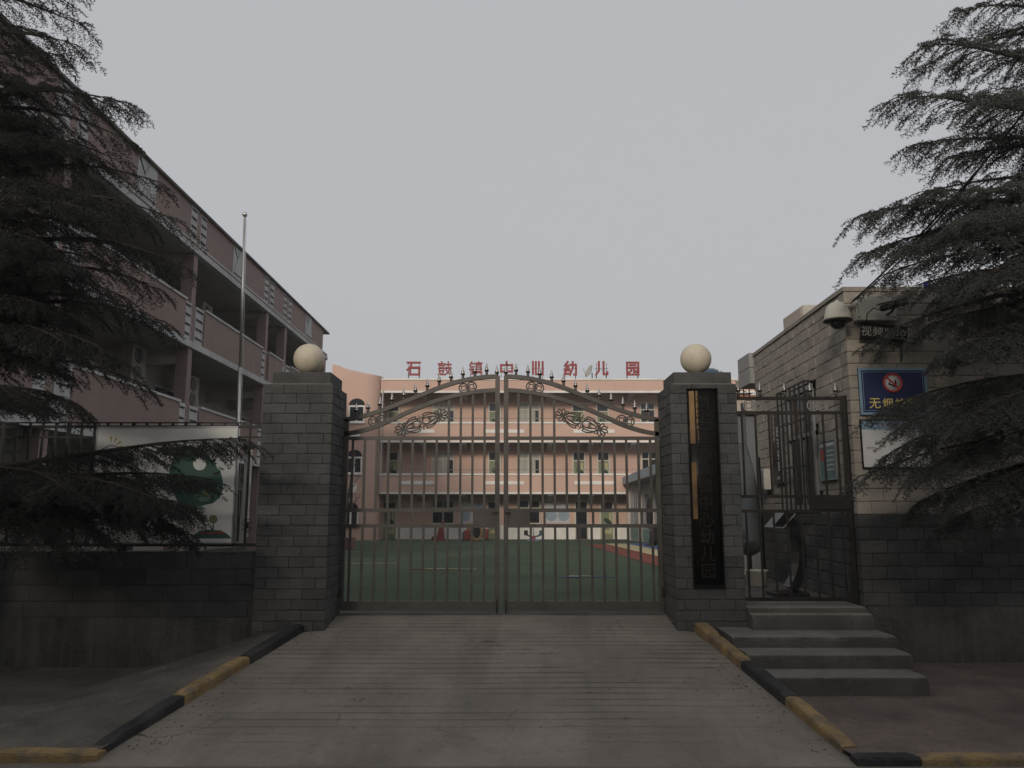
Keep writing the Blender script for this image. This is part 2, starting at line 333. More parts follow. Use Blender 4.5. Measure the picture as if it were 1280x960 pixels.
def lay(a, b, z0, courses, ch, bl, matf, depth=0.016, gap=0.004, seed=0):
    """list of brick placements along the wall foot a->b (outside is to the right of a->b)"""
    rr = random.Random(seed); a = Vector((a[0], a[1], 0)); b = Vector((b[0], b[1], 0)); L = (b - a).length; d = (b - a) / L
    ang = math.atan2(d.y, d.x); out = []
    for c in range(courses):
        u = -bl * (0.5 if c % 2 else 0.0) - rr.uniform(0, 0.12) * bl
        while u < L - 1e-3:
            w = bl * rr.uniform(0.93, 1.07); u0 = max(0, u); u1 = min(L, u + w)
            if L - u1 < 0.06: u1 = L
            if u1 - u0 > 0.05:
                p = a + d * ((u0 + u1) / 2)
                out.append(dict(loc=(p.x, p.y, z0 + (c + .5) * ch), rz=ang, s=(u1 - u0 - gap, depth * rr.uniform(.85, 1.15), ch - gap),
                                k=rr.randrange(len(BV)), m=matf(c), ru=rr.uniform(-.006, .006)))
                u = u1
            else: u = u + w
    return out
def bricks_as_parts(lst, parent, name='brick'):
    for q in lst:
        o = link(bpy.data.objects.new(name, brick_mesh(q['k'], q['m'])))
        o.location = q['loc']; o.rotation_euler = (0, q['ru'], q['rz']); o.scale = q['s']; adopt(o, parent)
def bricks_as_stuff(lst, parent, m, name='brick_courses'):
    b = MB()
    for q in lst:
        M = Matrix.LocRotScale(Vector(q['loc']), Euler((0, q['ru'], q['rz'])), Vector(q['s']))
        b.face_set([M @ Vector(v) for v in BV[q['k']].v], BV[q['k']].f)
    if b.v: return stuff(b.build(name, m, parent))

# ------------------------------------------------------------------ lettering
def letters(s, center, h, rot, m, parent=None, name='lettering', ext=0.001, bold=0.0, w=None, rows=None):
    cu = bpy.data.curves.new('txt', 'FONT'); cu.body = s; cu.align_x = 'CENTER'; cu.extrude = 0.5; cu.offset = bold; cu.resolution_u = 2
    o = bpy.data.objects.new('txt', cu); COL.objects.link(o)
    bpy.context.view_layer.update()
    me = bpy.data.meshes.new_from_object(o.evaluated_get(bpy.context.evaluated_depsgraph_get()))
    bpy.data.objects.remove(o); bpy.data.curves.remove(cu)
    co = np.empty(len(me.vertices) * 3); me.vertices.foreach_get('co', co); co = co.reshape(-1, 3)
    mn, mx = co.min(0), co.max(0); ext_h = max(mx[1] - mn[1], 1e-6)
    sc = h / ext_h; co[:, :2] = (co[:, :2] - (mn[:2] + mx[:2]) / 2) * sc
    if w: co[:, 0] *= w / ((mx[0] - mn[0]) * sc)
    co[:, 2] *= 2 * ext
    Mx = (Matrix.Translation(Vector(center)) @ Euler(rot).to_matrix().to_4x4())
    me.vertices.foreach_set('co', co.ravel()); me.transform(Mx); me.materials.clear(); me.materials.append(m); me.update()
    me.name = name
    return adopt(link(bpy.data.objects.new(name, me)), parent)
FRONT = (R(90), 0, 0)
def small_print(n, center, h, rot, m, parent, seed=0, vertical=False):
    """a run of characters too small or blurred to read: little clusters of strokes"""
    rr = random.Random(seed); b = MB(); Mx = Matrix.Translation(Vector(center)) @ Euler(rot).to_matrix().to_4x4()
    for k in range(n):
        o = (k - (n - 1) / 2) * h * 1.12; cx, cy = (0, -o) if vertical else (o, 0)
        for q in range(3): y = cy + h * (-.38 + .36 * q + rr.uniform(-.05, .05)); w = h * rr.uniform(.25, .45); b.box(cx - w, cx + w, y - h * .05, y + h * .05, 0, .0012, M=Mx)
        for q in range(2): x = cx + h * rr.uniform(-.3, .3); y0 = cy - h * rr.uniform(.2, .42); b.box(x - h * .05, x + h * .05, y0, cy + h * rr.uniform(.2, .42), 0.0002, .0014, M=Mx)
    return b.build('small_print', m, parent)

# ================================================================== SETTING
ZR = -0.05
def ramp_z(y): return ZR + 0.49 * max(0.0, min(1.0, (y - 5.7) / 3.75))
def lx(y): return -2.8 + (-2.2 + 2.8) * (y - 5.7) / 3.0        # left kerb line of the ramp
def rx(y): return 2.27 + (1.93 - 2.27) * (y - 5.7) / 3.05      # right kerb line
struct(part('ground', K['earth'], None, (-300, 300, -300, 300, -0.9, -0.6)))

def sheet(name, m, xs, ys, zf, dirtf=None):
    vs = [(x, y, zf(x, y)) for y in ys for x in xs]; W = len(xs)
    fs = [(j * W + i, j * W + i + 1, (j + 1) * W + i + 1, (j + 1) * W + i) for j in range(len(ys) - 1) for i in range(W - 1)]
    me = bpy.data.meshes.new(name); me.from_pydata(vs, [], fs); me.update(); me.materials.append(m)
    me.polygons.foreach_set('use_smooth', [True] * len(fs))
    return link(bpy.data.objects.new(name, me))
def fr(a, b, n): return [a + (b - a) * i / (n - 1) for i in range(n)]
def nzz(x, y, s, k=0.0): return noise.noise(Vector((x * s, y * s, k)))
struct(sheet('road', K['road'], fr(-60, 60, 61), fr(-8, 5.72, 60), lambda x, y: ZR - 0.005 + 0.004 * nzz(x, y, 0.7) * min(1.0, max(0.0, (5.6 - y) / .8))))
struct(sheet('far_pavement', K['pave_left'], fr(-60, 60, 31), fr(-20, -8.0, 8), lambda x, y: 0.08))

# ramp with worn grooves
gy = []; y = 5.98
while y < 9.3:
    gy.append(y); y += 0.132 + random.uniform(-.010, .010)
rows = [(5.52, 0), (5.60, 0), (5.66, 0)]
yy = 5.66
for g in gy:
    for q in fr(yy, g - 0.017, 3)[1:]: rows.append((q, 0))
    rows.append((g - 0.007, 1)); rows.append((g + 0.007, 1)); rows.append((g + 0.017, 0)); yy = g + 0.017
for q in fr(yy, 9.62, 5)[1:]: rows.append((q, 0))
NX = 120; vs = []; dirt = []
for (q, dp) in rows:
    xl = lx(min(q, 8.7)) + 0.03 if q < 8.75 else -2.02; xr = rx(min(q, 8.7)) - 0.03 if q < 8.75 else 1.79
    xl -= 0.05; xr += 0.05
    for i in range(NX):
        x = xl + (xr - xl) * i / (NX - 1)
        g = 0.0
        if dp:
            gk = round(q, 1)
            e = nzz(x * 0.55, q * 2.1, 1.3, 7.1) + 0.55 * nzz(x * 2.0, q * 5.0, 1.0, 3.3)
            g = max(0.0, min(1.0, 0.62 + 1.5 * e)); g *= 1.0 if -2.3 < x < 1.95 else 0.4
            g *= max(0.22, min(1.0, (q - 5.6) / 2.4))
        wob = 0.010 * nzz(x * 0.8, q, 1.0, 2.0) if dp else 0
        vs.append((x, q + wob, ramp_z(q) - (0.0075 if q < 5.55 else 0.0045 if q < 5.63 else 0.0) + 0.010 * nzz(x, q, 0.6, 4.0) * min(1.0, max(0.0, (q - 5.70) / .6)) - 0.014 * g)); dirt.append(g * (0.75 + 0.25 * nzz(x, q, 6.0)))
fs = [(j * NX + i, j * NX + i + 1, (j + 1) * NX + i + 1, (j + 1) * NX + i) for j in range(len(rows) - 1) for i in range(NX - 1)]
me = bpy.data.meshes.new('ramp'); me.from_pydata(vs, [], fs); me.update(); me.materials.append(K['concrete'])
ca = me.attributes.new('dirt', 'FLOAT', 'POINT'); ca.data.foreach_set('value', dirt)
struct(link(bpy.data.objects.new('ramp', me)))

def pl_z(x, y):
    k = max(0.0, min(1.0, 1 - (lx(y) - x) / 1.9)); k = k * k * (3 - 2 * k)
    base = -0.012 * max(0, y - 6.0) + 0.012 * nzz(x, y, 0.9, 1.0) * min(1.0, max(0.0, (y - 5.82) / .3))
    # shallow worn ring where a cover was cemented over
    r = math.hypot((x + 4.02) / 1.25, (y - 6.95) / 0.85); base -= 0.010 * math.exp(-((r - 0.52) / 0.05) ** 2)
    return base + k * max(0, ramp_z(y) + 0.05)
def tri_sheet(name, m, edgef, side, ys, zf, n=60, far=14.0):
    vs = []
    for q in ys:
        e = edgef(min(q, 8.75))
        for i in range(n):
            t = i / (n - 1); t = t ** 1.6
            x = e + side * far * t; vs.append((x, q, zf(x, q)))
    fs = [(j * n + i, j * n + i + 1, (j + 1) * n + i + 1, (j + 1) * n + i) for j in range(len(ys) - 1) for i in range(n - 1)]
    if side < 0: fs = [f[::-1] for f in fs]
    me = bpy.data.meshes.new(name); me.from_pydata(vs, [], fs); me.update(); me.materials.append(m)
    me.polygons.foreach_set('use_smooth', [True] * len(fs)); return link(bpy.data.objects.new(name, me))
struct(tri_sheet('left_pavement', K['pave_left'], lx, -1, fr(5.69, 9.2, 51), pl_z, 90))
def pr_z(x, y):
    d = (y - (7.55 - 0.55 * (x - 3.7)))       # a worn shallow gutter running off to the right
    g = 0.022 * math.exp(-(d / 0.07) ** 2) if x > 3.6 else 0
    return -0.004 + 0.010 * nzz(x, y, 0.9, 5.0) * min(1.0, max(0.0, (y - 5.74) / .3)) - g + (0.03 if (d > 0 and x > 3.6) else 0) * min(1, max(0, d / 0.3))
struct(tri_sheet('right_pavement', K['pave_right'], rx, 1, fr(5.62, 9.0, 62), pr_z, 90))

# kerbs
def kerb_stone(a, b, za, zb, w, h, m, parent):
    a = Vector((a[0], a[1], za)); b = Vector((b[0], b[1], zb)); d = b - a; L = d.length; d.normalize()
    x = d.cross(Vector((0, 0, 1))).normalized(); u = x.cross(d)
    prof = [(-w / 2, -h), (-w / 2, -0.022), (-w / 2 + 0.007, -0.006), (-w / 2 + 0.022, 0), (w / 2 - 0.022, 0), (w / 2 - 0.007, -0.006), (w / 2, -0.022), (w / 2, -h)]
    n = len(prof); vs = []; segs = 9
    for k in range(segs + 1):
        t = (k / segs) * (L - 0.014) + 0.007
        sh = 0.012 if k in (0, segs) else 0
        for i, (p, q) in enumerate(prof):
            j = random.uniform(-.003, .003) if 1 <= i <= n - 2 else 0
            vs.append(a + d * t + x * (p * (1 - sh * 2) + j) + u * (q - sh * (1 if i in (2, 3, 4, 5) else 0) + j))
    fs = [(k * n + i, k * n + (i + 1) % n, (k + 1) * n + (i + 1) % n, (k + 1) * n + i) for k in range(segs) for i in range(n)]
    fs.append(tuple(range(n))); fs.append(tuple(segs * n + i for i in range(n - 1, -1, -1)))
    o = MB().face_set(vs, fs).build('kerbstone', m, parent)
    return o
def kerb_bed(name, pts, w):
    b = MB()
    for (a, b2) in zip(pts[:-1], pts[1:]):
        b.bar(a, b2, w, 0.12)
    return struct(b.build(name, K['mortar']))
Y_, K_ = K['kerb_y'], K['kerb_k']
def kz(y): return ramp_z(y) + 0.088
kb = kerb_bed('left_ramp_kerb', [(lx(5.8) - .06, 5.8, kz(5.8) - .13), (lx(8.7) - .06, 8.7, kz(8.7) - .13)], 0.10)
for y0, y1, m in ((5.78, 6.68, K_), (6.68, 7.67, Y_), (7.67, 8.74, K_)):
    kerb_stone((lx(y0) - .06, y0), (lx(y1) - .06, y1), kz(y0) - (0.03 if y0 < 6 else 0), kz(y1), 0.115, 0.20, m, kb)
kb = kerb_bed('right_ramp_kerb', [(rx(5.8) + .06, 5.8, kz(5.8) - .13), (rx(8.7) + .06, 8.7, kz(8.7) - .13)], 0.10)
for y0, y1, m in ((5.80, 6.66, Y_), (6.66, 7.54, K_), (7.54, 8.36, Y_), (8.36, 8.74, Y_)):
    kerb_stone((rx(y0) + .06, y0), (rx(y1) + .06, y1), kz(y0) - (0.03 if y0 < 6 else 0), kz(y1) + (0.02 if y0 > 8.3 else 0), 0.115 if y0 < 8.3 else 0.14, 0.24, m, kb)
kb = kerb_bed('left_street_kerb', [(-12, 5.74, -.08), (-2.8, 5.74, -.08)], 0.08)
e = -2.76
for w, m in ((0.78, Y_), (0.95, K_), (0.95, Y_), (0.95, K_), (0.95, Y_), (0.95, K_), (0.95, Y_)):
    kerb_stone((e - w, 5.72), (e, 5.72), 0.012, 0.012, 0.13, 0.2, m, kb); e -= w
kb = kerb_bed('right_street_kerb', [(2.3, 5.66, -.08), (12, 5.66, -.08)], 0.08)
e = 2.26
for w, m in ((0.43, K_), (0.80, Y_), (0.95, K_), (0.95, Y_), (0.95, K_), (0.95, Y_), (0.95, K_)):
    kerb_stone((e, 5.64), (e + w, 5.64), 0.006, 0.006, 0.12, 0.2, m, kb); e += w

# school yard
yard = struct(sheet('school_yard', K['turf'], fr(-16, 14, 61), fr(9.62, 56, 93), lambda x, y: yard_z(y) + 0.006 * nzz(x, y, 0.5)))
def yard_strip(name, m, x0, x1, y0, y1, off=0.012):
    n = 12; vs = []
    for i in range(n):
        q = y0 + (y1 - y0) * i / (n - 1); vs += [(x0, q, yard_z(q) + off), (x1, q, yard_z(q) + off)]
    o = MB().face_set(vs, [(2 * i, 2 * i + 1, 2 * i + 3, 2 * i + 2) for i in range(n - 1)]).build(name, m, yard); return o
yard_strip('red_running_lane', K['t_red'], 3.45, 4.50, 13.5, 38.5)
yard_strip('yellow_running_lane', K['t_yel'], 4.50, 5.52, 13.5, 39.5)
yard_strip('blue_running_lane', K['t_blue'], 5.52, 6.58, 13.5, 40.5)
yard_strip('purple_running_lane', K['t_purp'], 6.58, 7.5, 13.5, 41)
def yd(px, py):
    for k in range(400):
        Y = 10 + k * 0.1; p = at(px, py, Y)
        if p.z <= yard_z(Y): return p
    return at(px, py, 47)
for (x0, x1, py, m, w) in ((424, 498, 705, 'line', .07), (424, 450, 690, 'line', .06), (475, 498, 687, 't_yel', .06), (514, 528, 712, 't_red', .10), (532, 552, 712, 't_yel', .10),
                           (552, 574, 712, 't_yel', .09), (574, 596, 712.5, 'line', .10), (700, 726, 722, 't_blue', .10), (708, 738, 721, 'line', .09), (740, 766, 721.5, 't_blue', .09),
                           (600, 642, 691, 'line', .06), (535, 560, 684, 't_yel', .05), (588, 600, 690.5, 't_yel', .06), (424, 428, 700, 'line', .12)):
    a, b = yd(x0, py), yd(x1, py)
    yard_strip('painted_mark', K[m], a.x, b.x, a.y - w, a.y + w, 0.016)

# scattered grit, dry leaves and chips on the pavements and ramp
b = MB(); rr = random.Random(21)
for k in range(900):
    y_ = rr.uniform(5.75, 8.75); u_ = rr.random()
    if u_ < .40: x_ = lx(y_) - .15 - rr.random() ** 1.5 * 4.5; z_ = pl_z(x_, y_)
    elif u_ < .72: x_ = rx(y_) + .15 + rr.random() * 4; z_ = pr_z(x_, y_)
    else: x_ = rr.choice((lx(y_) + .04 + abs(rr.gauss(0, .12)), rx(y_) - .04 - abs(rr.gauss(0, .12)), rr.uniform(lx(y_), rx(y_)))); z_ = ramp_z(y_)
    if x_ > rx(y_) and 2.1 < x_ < 3.8 and y_ > 7.33: continue
    s_ = rr.uniform(.004, .015); a_ = rr.uniform(0, 6.28); pts_ = [Vector((x_ + s_ * math.cos(a_ + q) * rr.uniform(.6, 1.4), y_ + s_ * math.sin(a_ + q) * rr.uniform(.6, 1.4), z_ + .001)) for q in (0, 1.5, 3.1, 4.6)]
    ap = Vector((x_, y_, z_ + s_ * .8)); b.face_set(pts_ + [ap], [(0, 1, 4), (1, 2, 4), (2, 3, 4), (3, 0, 4)])
stuff(tag(b.build('litter', K['grit']), 'scattered grit and dry crumbs on pavements and ramp', 'grit'))

# ================================================================== HOUSE ACROSS THE STREET (behind the viewpoint; it shades the gate)
t = thing('street_building', 'plain grey three-storey building across the street, facing the school gate', 'building', (0, -14, 0.08))
OY, OH = -15.0, 10.4
part('wall', K['gal'], t, (-42, 40, OY - 9, OY, -.3, OH - .5)); part('roof_parapet', K['greyw'], t, (-42.1, 40.1, OY - 9.1, OY + .12, OH - .5, OH))
for fl in range(3):
    for k in range(20):
        x = -40 + 4.1 * k; z0 = 1.0 + 3.2 * fl
        o = part('window', K['glass'], t, (x, x + 1.8, OY + .004, OY + .03, z0, z0 + 1.6)); part('sill', K['greyw'], o, (x - .1, x + 1.9, OY + .001, OY + .12, z0 - .12, z0 - .002)); part('frame', K['greyw'], o, (x + .87, x + .93, OY + .031, OY + .05, z0, z0 + 1.6))

# ================================================================== GATE PILLARS
def pillar(name, x0, x1, label, seed, inner):
    y0, y1 = 8.80, 9.53; zb = 0.0; zt = 3.0
    t = thing(name, label, 'gate pillar', ((x0 + x1) / 2, (y0 + y1) / 2, 0.3), 'gate pillars')
    part('core', K['mortar'], t, (x0 + .012, x1 - .012, y0 + .012, y1 - .012, zb - .3, zt - .003))
    n = 27; ch = (zt - zb) / n; mf = lambda c: K['grey_brick']; e = 0.018
    L = lay((x0 - e, y0), (x1 + e, y0), zb, n, ch, 0.27, mf, seed=seed)
    Rr = lay((x1, y0), (x1, y1), zb, n, ch, 0.27, mf, seed=seed + 1)
    Lf = lay((x0, y1), (x0, y0), zb, n, ch, 0.27, mf, seed=seed + 2)
    bk = lay((x1 + e, y1), (x0 - e, y1), zb, n, ch, 0.27, mf, seed=seed + 3)
    bricks_as_parts(L + (Rr if inner > 0 else Lf), t)
    bricks_as_stuff((Lf if inner > 0 else Rr) + bk, t, K['grey_brick'])
    cx = (x0 + x1) / 2 + 0.015
    cap = part('cap', K['grey_brick'], t, (cx - .325, cx + .325, y0 + .06, y1 - .06, zt, zt + .145), bev=0.006)
    part('mortar_bed', K['tan_brick'], cap, (cx - .345, cx + .345, y0 + .045, y1 - .045, zt - .002, zt + .012))
    pr = [(0.0, -0.178), (0.055, -.1795)] + [(0.178 * math.cos(a), 0.178 * math.sin(a)) for a in fr(-1.25, 1.5, 22)] + [(0.0, 0.178)]
    g = MB().lathe(pr, (cx, (y0 + y1) / 2 - .02, zt + .145 + .02 + .183), 40).build('globe', K['globe'], t)
    MB().lathe([(0.07, 0), (0.07, .02), (.06, .03)], (cx, (y0 + y1) / 2 - .02, zt + .145), 20).build('globe_seat', K['steel'], g)
    return t
pillar('gate_pillar', -2.745, -2.005, 'grey brick gate pillar with cream globe, beside the poster fence', 3, 1)
pillar('gate_pillar', 1.77, 2.475, 'grey brick gate pillar carrying the tall black nameboard', 20, -1)

# ================================================================== MAIN GATE
GY = 9.47
def gp(px, py): return at(px, py, GY)
def c4(x, y): return (410 + x / 5.565, 430 + y / 5.565)
ARCH_LO = [c4(*p) for p in ((95, 630), (170, 618), (250, 600), (370, 560), (500, 500), (640, 440), (760, 395), (900, 356), (1050, 331), (1175, 322))]
ARCH_UP = [c4(*p) for p in ((95, 530), (170, 518), (250, 500), (370, 465), (500, 415), (640, 360), (760, 310), (900, 264), (1050, 235), (1175, 226))]
def interp(pts, x):
    for (a, b) in zip(pts[:-1], pts[1:]):
        if a[0] <= x <= b[0] or b[0] <= x <= a[0]:
            t = (x - a[0]) / (b[0] - a[0]); return a[1] + (b[1] - a[1]) * t
    return pts[0][1] if abs(x - pts[0][0]) < abs(x - pts[-1][0]) else pts[-1][1]
def smooth_pts(pts, n=40):
    P = [Vector((p[0], p[1], 0)) for p in pts]; out = []
    for i in range(len(P) - 1):
        p0, p1, p2, p3 = P[max(i - 1, 0)], P[i], P[i + 1], P[min(i + 2, len(P) - 1)]
        for k in range(5):
            t = k / 5; out.append(0.5 * ((2 * p1) + (-p0 + p2) * t + (2 * p0 - 5 * p1 + 4 * p2 - p3) * t * t + (-p0 + 3 * p1 - 3 * p2 + p3) * t ** 3))
    out.append(P[-1]); return [(q.x, q.y) for q in out]
FINIAL_TIP = [(0.016, 0), (0.019, .006), (0.0175, .016), (0.010, .026), (0.0155, .030), (0.0155, .036), (0.012, .044), (0.004, .095), (0.0005, .112)]
def finial(base, h_post, parent, tilt=0.0):
    b = MB().tube([base, base + Vector((0, 0, h_post))], 0.0165, 10)
    o = b.build('finial_post', K['gate'], parent)
    MB().lathe([(0.0165, -.006), (0.026, 0), (0.026, .013), (0.0165, .019)], base + Vector((0, 0, h_post - .012)), 12).build('collar', K['gate_dk'], o)
    MB().lathe([(r * 1.25, z * 0.86) for r, z in FINIAL_TIP], base + Vector((0, 0, h_post)), 12).build('spear_tip', K['silver'], o)
    return o
def coin_pair(c, r, parent, slope=0.0, m=None):
    m = m or K['gate']; b = MB(); dx = r * 0.86; ca, sa = math.cos(slope), math.sin(slope)
    for s in (-1, 1):
        cc = c + Vector((s * dx * ca, 0, s * dx * sa))
        b.tube([cc + Vector((r * math.cos(a), 0, r * math.sin(a))) for a in fr(0, 2 * math.pi, 25)[:-1]], 0.009, 6, closed=True)
        q = r * 0.46; sq = [(-q, -q), (q, -q), (q, q), (-q, q)]
        cn = [cc + Vector((x * ca - z * sa, 0, x * sa + z * ca)) for x, z in sq]
        for i in range(4):
            b.bar(cn[i], cn[(i + 1) % 4], 0.013); d = (cn[i] - cc).normalized(); b.bar(cn[i], cc + d * r, 0.011)
    return b.build('coin_ornament', m, parent)
def scroll(c, ang, size, parent, flip=1):
    """pair of mirrored leaf scrolls, each ending in a fan of loops"""
    b = MB(); ca, sa = math.cos(ang), math.sin(ang)
    def T(u, v): v *= .82; return c + Vector(((u * ca - v * sa) * size, 0, (u * sa + v * ca) * size))
    def loop(u0, v0, L, W, a, n=16, r=0.0082):
        pts = []
        for k in range(n):
            t = 2 * math.pi * k / n; x = L * 0.5 * (1 - math.cos(t)); w = W * math.sin(t) * (0.35 + 0.65 * x / L)
            pts.append(T(u0 + x * math.cos(a) - w * math.sin(a), v0 + x * math.sin(a) + w * math.cos(a)))
        b.tube(pts, r, 6, closed=True)
    for s in (-1, 1):
        for k, (a, L, W) in enumerate(((-2.0, .27, .075), (-1.25, .31, .08), (-.62, .33, .08), (0, .34, .085), (.62, .33, .08), (1.25, .31, .08), (2.0, .27, .075))):
            aa = a if s > 0 else math.pi - a
            loop(s * 0.70, 0, L, W, aa)
        for (L, W) in ((0.70, .26), (0.54, .15)):
            pts = []
            for k in range(28):
                t = 2 * math.pi * k / 28; x = L * .5 * (1 - math.cos(t)); w = W * math.sin(t) * (1.25 - 0.7 * x / L)
                pts.append(T(s * (0.05 + x), w))
            b.tube(pts, 0.0085, 6, closed=True)
        for sg in (-1, 1):
            b.tube([T(s * (.72 - .60 * t), sg * (0.05 + 0.30 * math.sin(t * math.pi * 0.62))) for t in fr(0, 1, 12)] +
                   [T(s * (.10 + .06 * math.sin(q)), sg * (0.30 - .05 * (1 - math.cos(q)))) for q in fr(0.5, 4.5, 8)], 0.008, 6)
            b.tube([T(s * (.34 + .10 * math.cos(q) * (1 - q / 9)), sg * (.05 + .05 * math.sin(q) * (1 - q / 9))) for q in fr(0, 7, 14)], 0.0065, 6)
        b.tube([T(s * .70 + .045 * math.cos(q), .045 * math.sin(q)) for q in fr(0, 2 * math.pi, 12)[:-1]], 0.006, 6, closed=True)
    b.tube([T(0, -.36), T(0.02, -.2), T(0, 0), T(-.02, .2), T(0, .36)], 0.006, 6)
    return b.build('scroll_ornament', K['gate'], parent)

def gate_leaf(side, label):
    """side -1: hung on the poster-side pillar, 1: on the other one"""
    CX = 626.0                                    # meeting line
    mir = (lambda x: x) if side < 0 else (lambda x: 2 * CX - x + 1.5)
    hinge = gp(mir(427), 760)
    t = thing('gate_leaf', label, 'gate', hinge, 'leaves of the double gate')
    P = lambda x, y, dy=0: gp(mir(x), y) + Vector((0, dy, 0))
    xl, xr = 426.2, 621.2
    for (x, yt, w) in ((xl, 524, .050), (xr, 470, .055)):
        a, b = P(x, 762), P(x, yt); b.x = a.x
        MB().bar(a, b, w).build('stile', K['gate'], t)
    for (y, h) in ((757, .105), (657.3, .042), (637.8, .044), (547.8, .040)):
        a, b = P(xl, y), P(xr, y); a.z = b.z = (a.z + b.z) / 2
        MB().bar(a, b, .032, h).build('rail', K['gate'], t)
    for A, w in ((ARCH_LO, .050), (ARCH_UP, .050)):
        pts = [P(*q) for q in smooth_pts([p for p in A])]
        b = MB()
        prev = None; vs = []; n = len(pts)
        for i, p in enumerate(pts):
            d = (pts[min(i + 1, n - 1)] - pts[max(i - 1, 0)]).normalized(); nn = Vector((-d.z, 0, d.x))
            for (o1, o2) in ((-1, -1), (-1, 1), (1, 1), (1, -1)): vs.append(p + nn * (w / 2 * o1) + Vector((0, w / 2 * o2, 0)))
        fs = [(i * 4 + j, i * 4 + (j + 1) % 4, (i + 1) * 4 + (j + 1) % 4, (i + 1) * 4 + j) for i in range(n - 1) for j in range(4)] + [(0, 1, 2, 3), tuple(4 * n - 4 + j for j in (3, 2, 1, 0))]
        b.face_set(vs, fs).build('arched_rail', K['gate'], t)
    barx = [438.6 + 15.15 * k for k in range(12)]
    zr = {y: gp(626, y).z for y in (757, 657.3, 637.8, 547.8)}
    for k, x in enumerate(barx):
        X = P(x, 640).x
        MB().bar((X, GY, zr[757] + .03), (X, GY, zr[657.3]), .0275).build('bar', K['gate'], t)
        if side < 0: short = k in (1, 3, 5, 9)
        else: short = k in (1, 3, 5, 9)
        if short: MB().bar((X + .02, GY, zr[657.3]), (X + .02, GY, zr[637.8]), .0275).build('bar', K['gate'], t)
        MB().bar((X, GY, zr[637.8]), (X, GY, zr[547.8]), .0275).build('bar', K['gate'], t)
        if k >= 8:
            zt = P(x, interp(ARCH_LO, x)).z
            MB().bar((X, GY, zr[547.8]), (X, GY, zt), .0275).build('bar', K['gate'], t)
    for k in range(12):
        x = 445.0 + 14.85 * k; yb = interp(ARCH_UP, x)
        finial(P(x, yb), 0.085, t)
    finial(P(xr, 470), 0.045, t)
    coin_pair(P(*c4(343, 533)), 0.056, t, 0.20 * -side)
    coin_pair(P(*c4(972, 302)), 0.056, t, 0.20 * -side)
    scroll(P(*c4(650, 545)), 0.36 * -side, 0.32, t)
    # lock plate between the middle rails
    a, b = P(591, 655.5), P(619.5, 639.6); x0, x1 = sorted((a.x, b.x))
    lp = part('lock_plate', K['gate'], t, (x0, x1, GY - .012, GY + .012, a.z, b.z), bev=0.003)
    part('latch', K['gate_dk'], lp, ((b.x - .03), (b.x + .03), GY - .03, GY - .012, b.z - .03, b.z - .005))
    for y_ in (520, 740):
        h = P(424.5, y_); part('hinge', K['gate_dk'], t, (h.x - .02, h.x + .02, GY - .03, GY + .03, h.z - .06, h.z + .06))
    q = P(xr, 760); MB().tube([(q.x, GY - .03, q.z + .10), (q.x, GY - .03, ramp_z(GY) - .02)], .008, 8).build('drop_bolt', K['gate_dk'], t)
    return t
gate_leaf(-1, 'left leaf of brown steel gate, hinged on the pillar by the poster')
gate_leaf(1, 'right leaf of brown steel gate, hinged on the nameboard pillar')
struct(part('gate_threshold', K['step'], None, (-2.0, 1.765, 9.40, 9.66, 0.30, 0.447)))

# ================================================================== SIDE GATE
SY = 8.92
def sp(px, py): return at(px, py, SY)
t = thing('side_gate', 'narrow dark steel pedestrian gate at the top of the steps', 'gate', sp(998, 749))
XL, XR = sp(923, 640).x, sp(1062, 640).x
for x in (XL, XR): MB().bar((x, SY, sp(998, 749).z), (x, SY, sp(998, 495).z), .045).build('stile', K['gate_dk'], t)
part('gate_post', K['gate_dk'], t, (XR + .03, XR + .085, SY - .03, SY + .03, 0.56, sp(998, 494).z))
zz = {y: sp(998, y).z for y in (498, 516, 620.6, 638.8, 749)}
for y, h in ((498, .035), (516, .035), (620.6, .032), (638.8, .032), (749, .04)):
    MB().bar((XL, SY, zz[y]), (XR, SY, zz[y]), .034, h).build('rail', K['gate_dk'], t)
for k in range(8):
    X = XL + (XR - XL) * (k + .55) / 8.1
    MB().bar((X, SY, zz[749]), (X, SY, zz[638.8]), .02).build('bar', K['gate_dk'], t)
    if k < 7 or True: MB().bar((X, SY, zz[620.6]), (X, SY, zz[516]), .02).build('bar', K['gate_dk'], t)
for px in (923, 950, 981, 1013, 1045): q = sp(px, 496.5); q.z = zz[498] + .015; finial(q, 0.075, t)
for px in (942, 1022): q = sp(px, 507); q.z = (zz[498] + zz[516]) / 2; coin_pair(q, 0.062, t, 0, K['rail_lt'])
part('lock_box', K['gate_dk'], t, (sp(1015, 630).x, XR + .02, SY - .035, SY + .035, zz[638.8] + .014, zz[620.6] - .014), bev=.004)

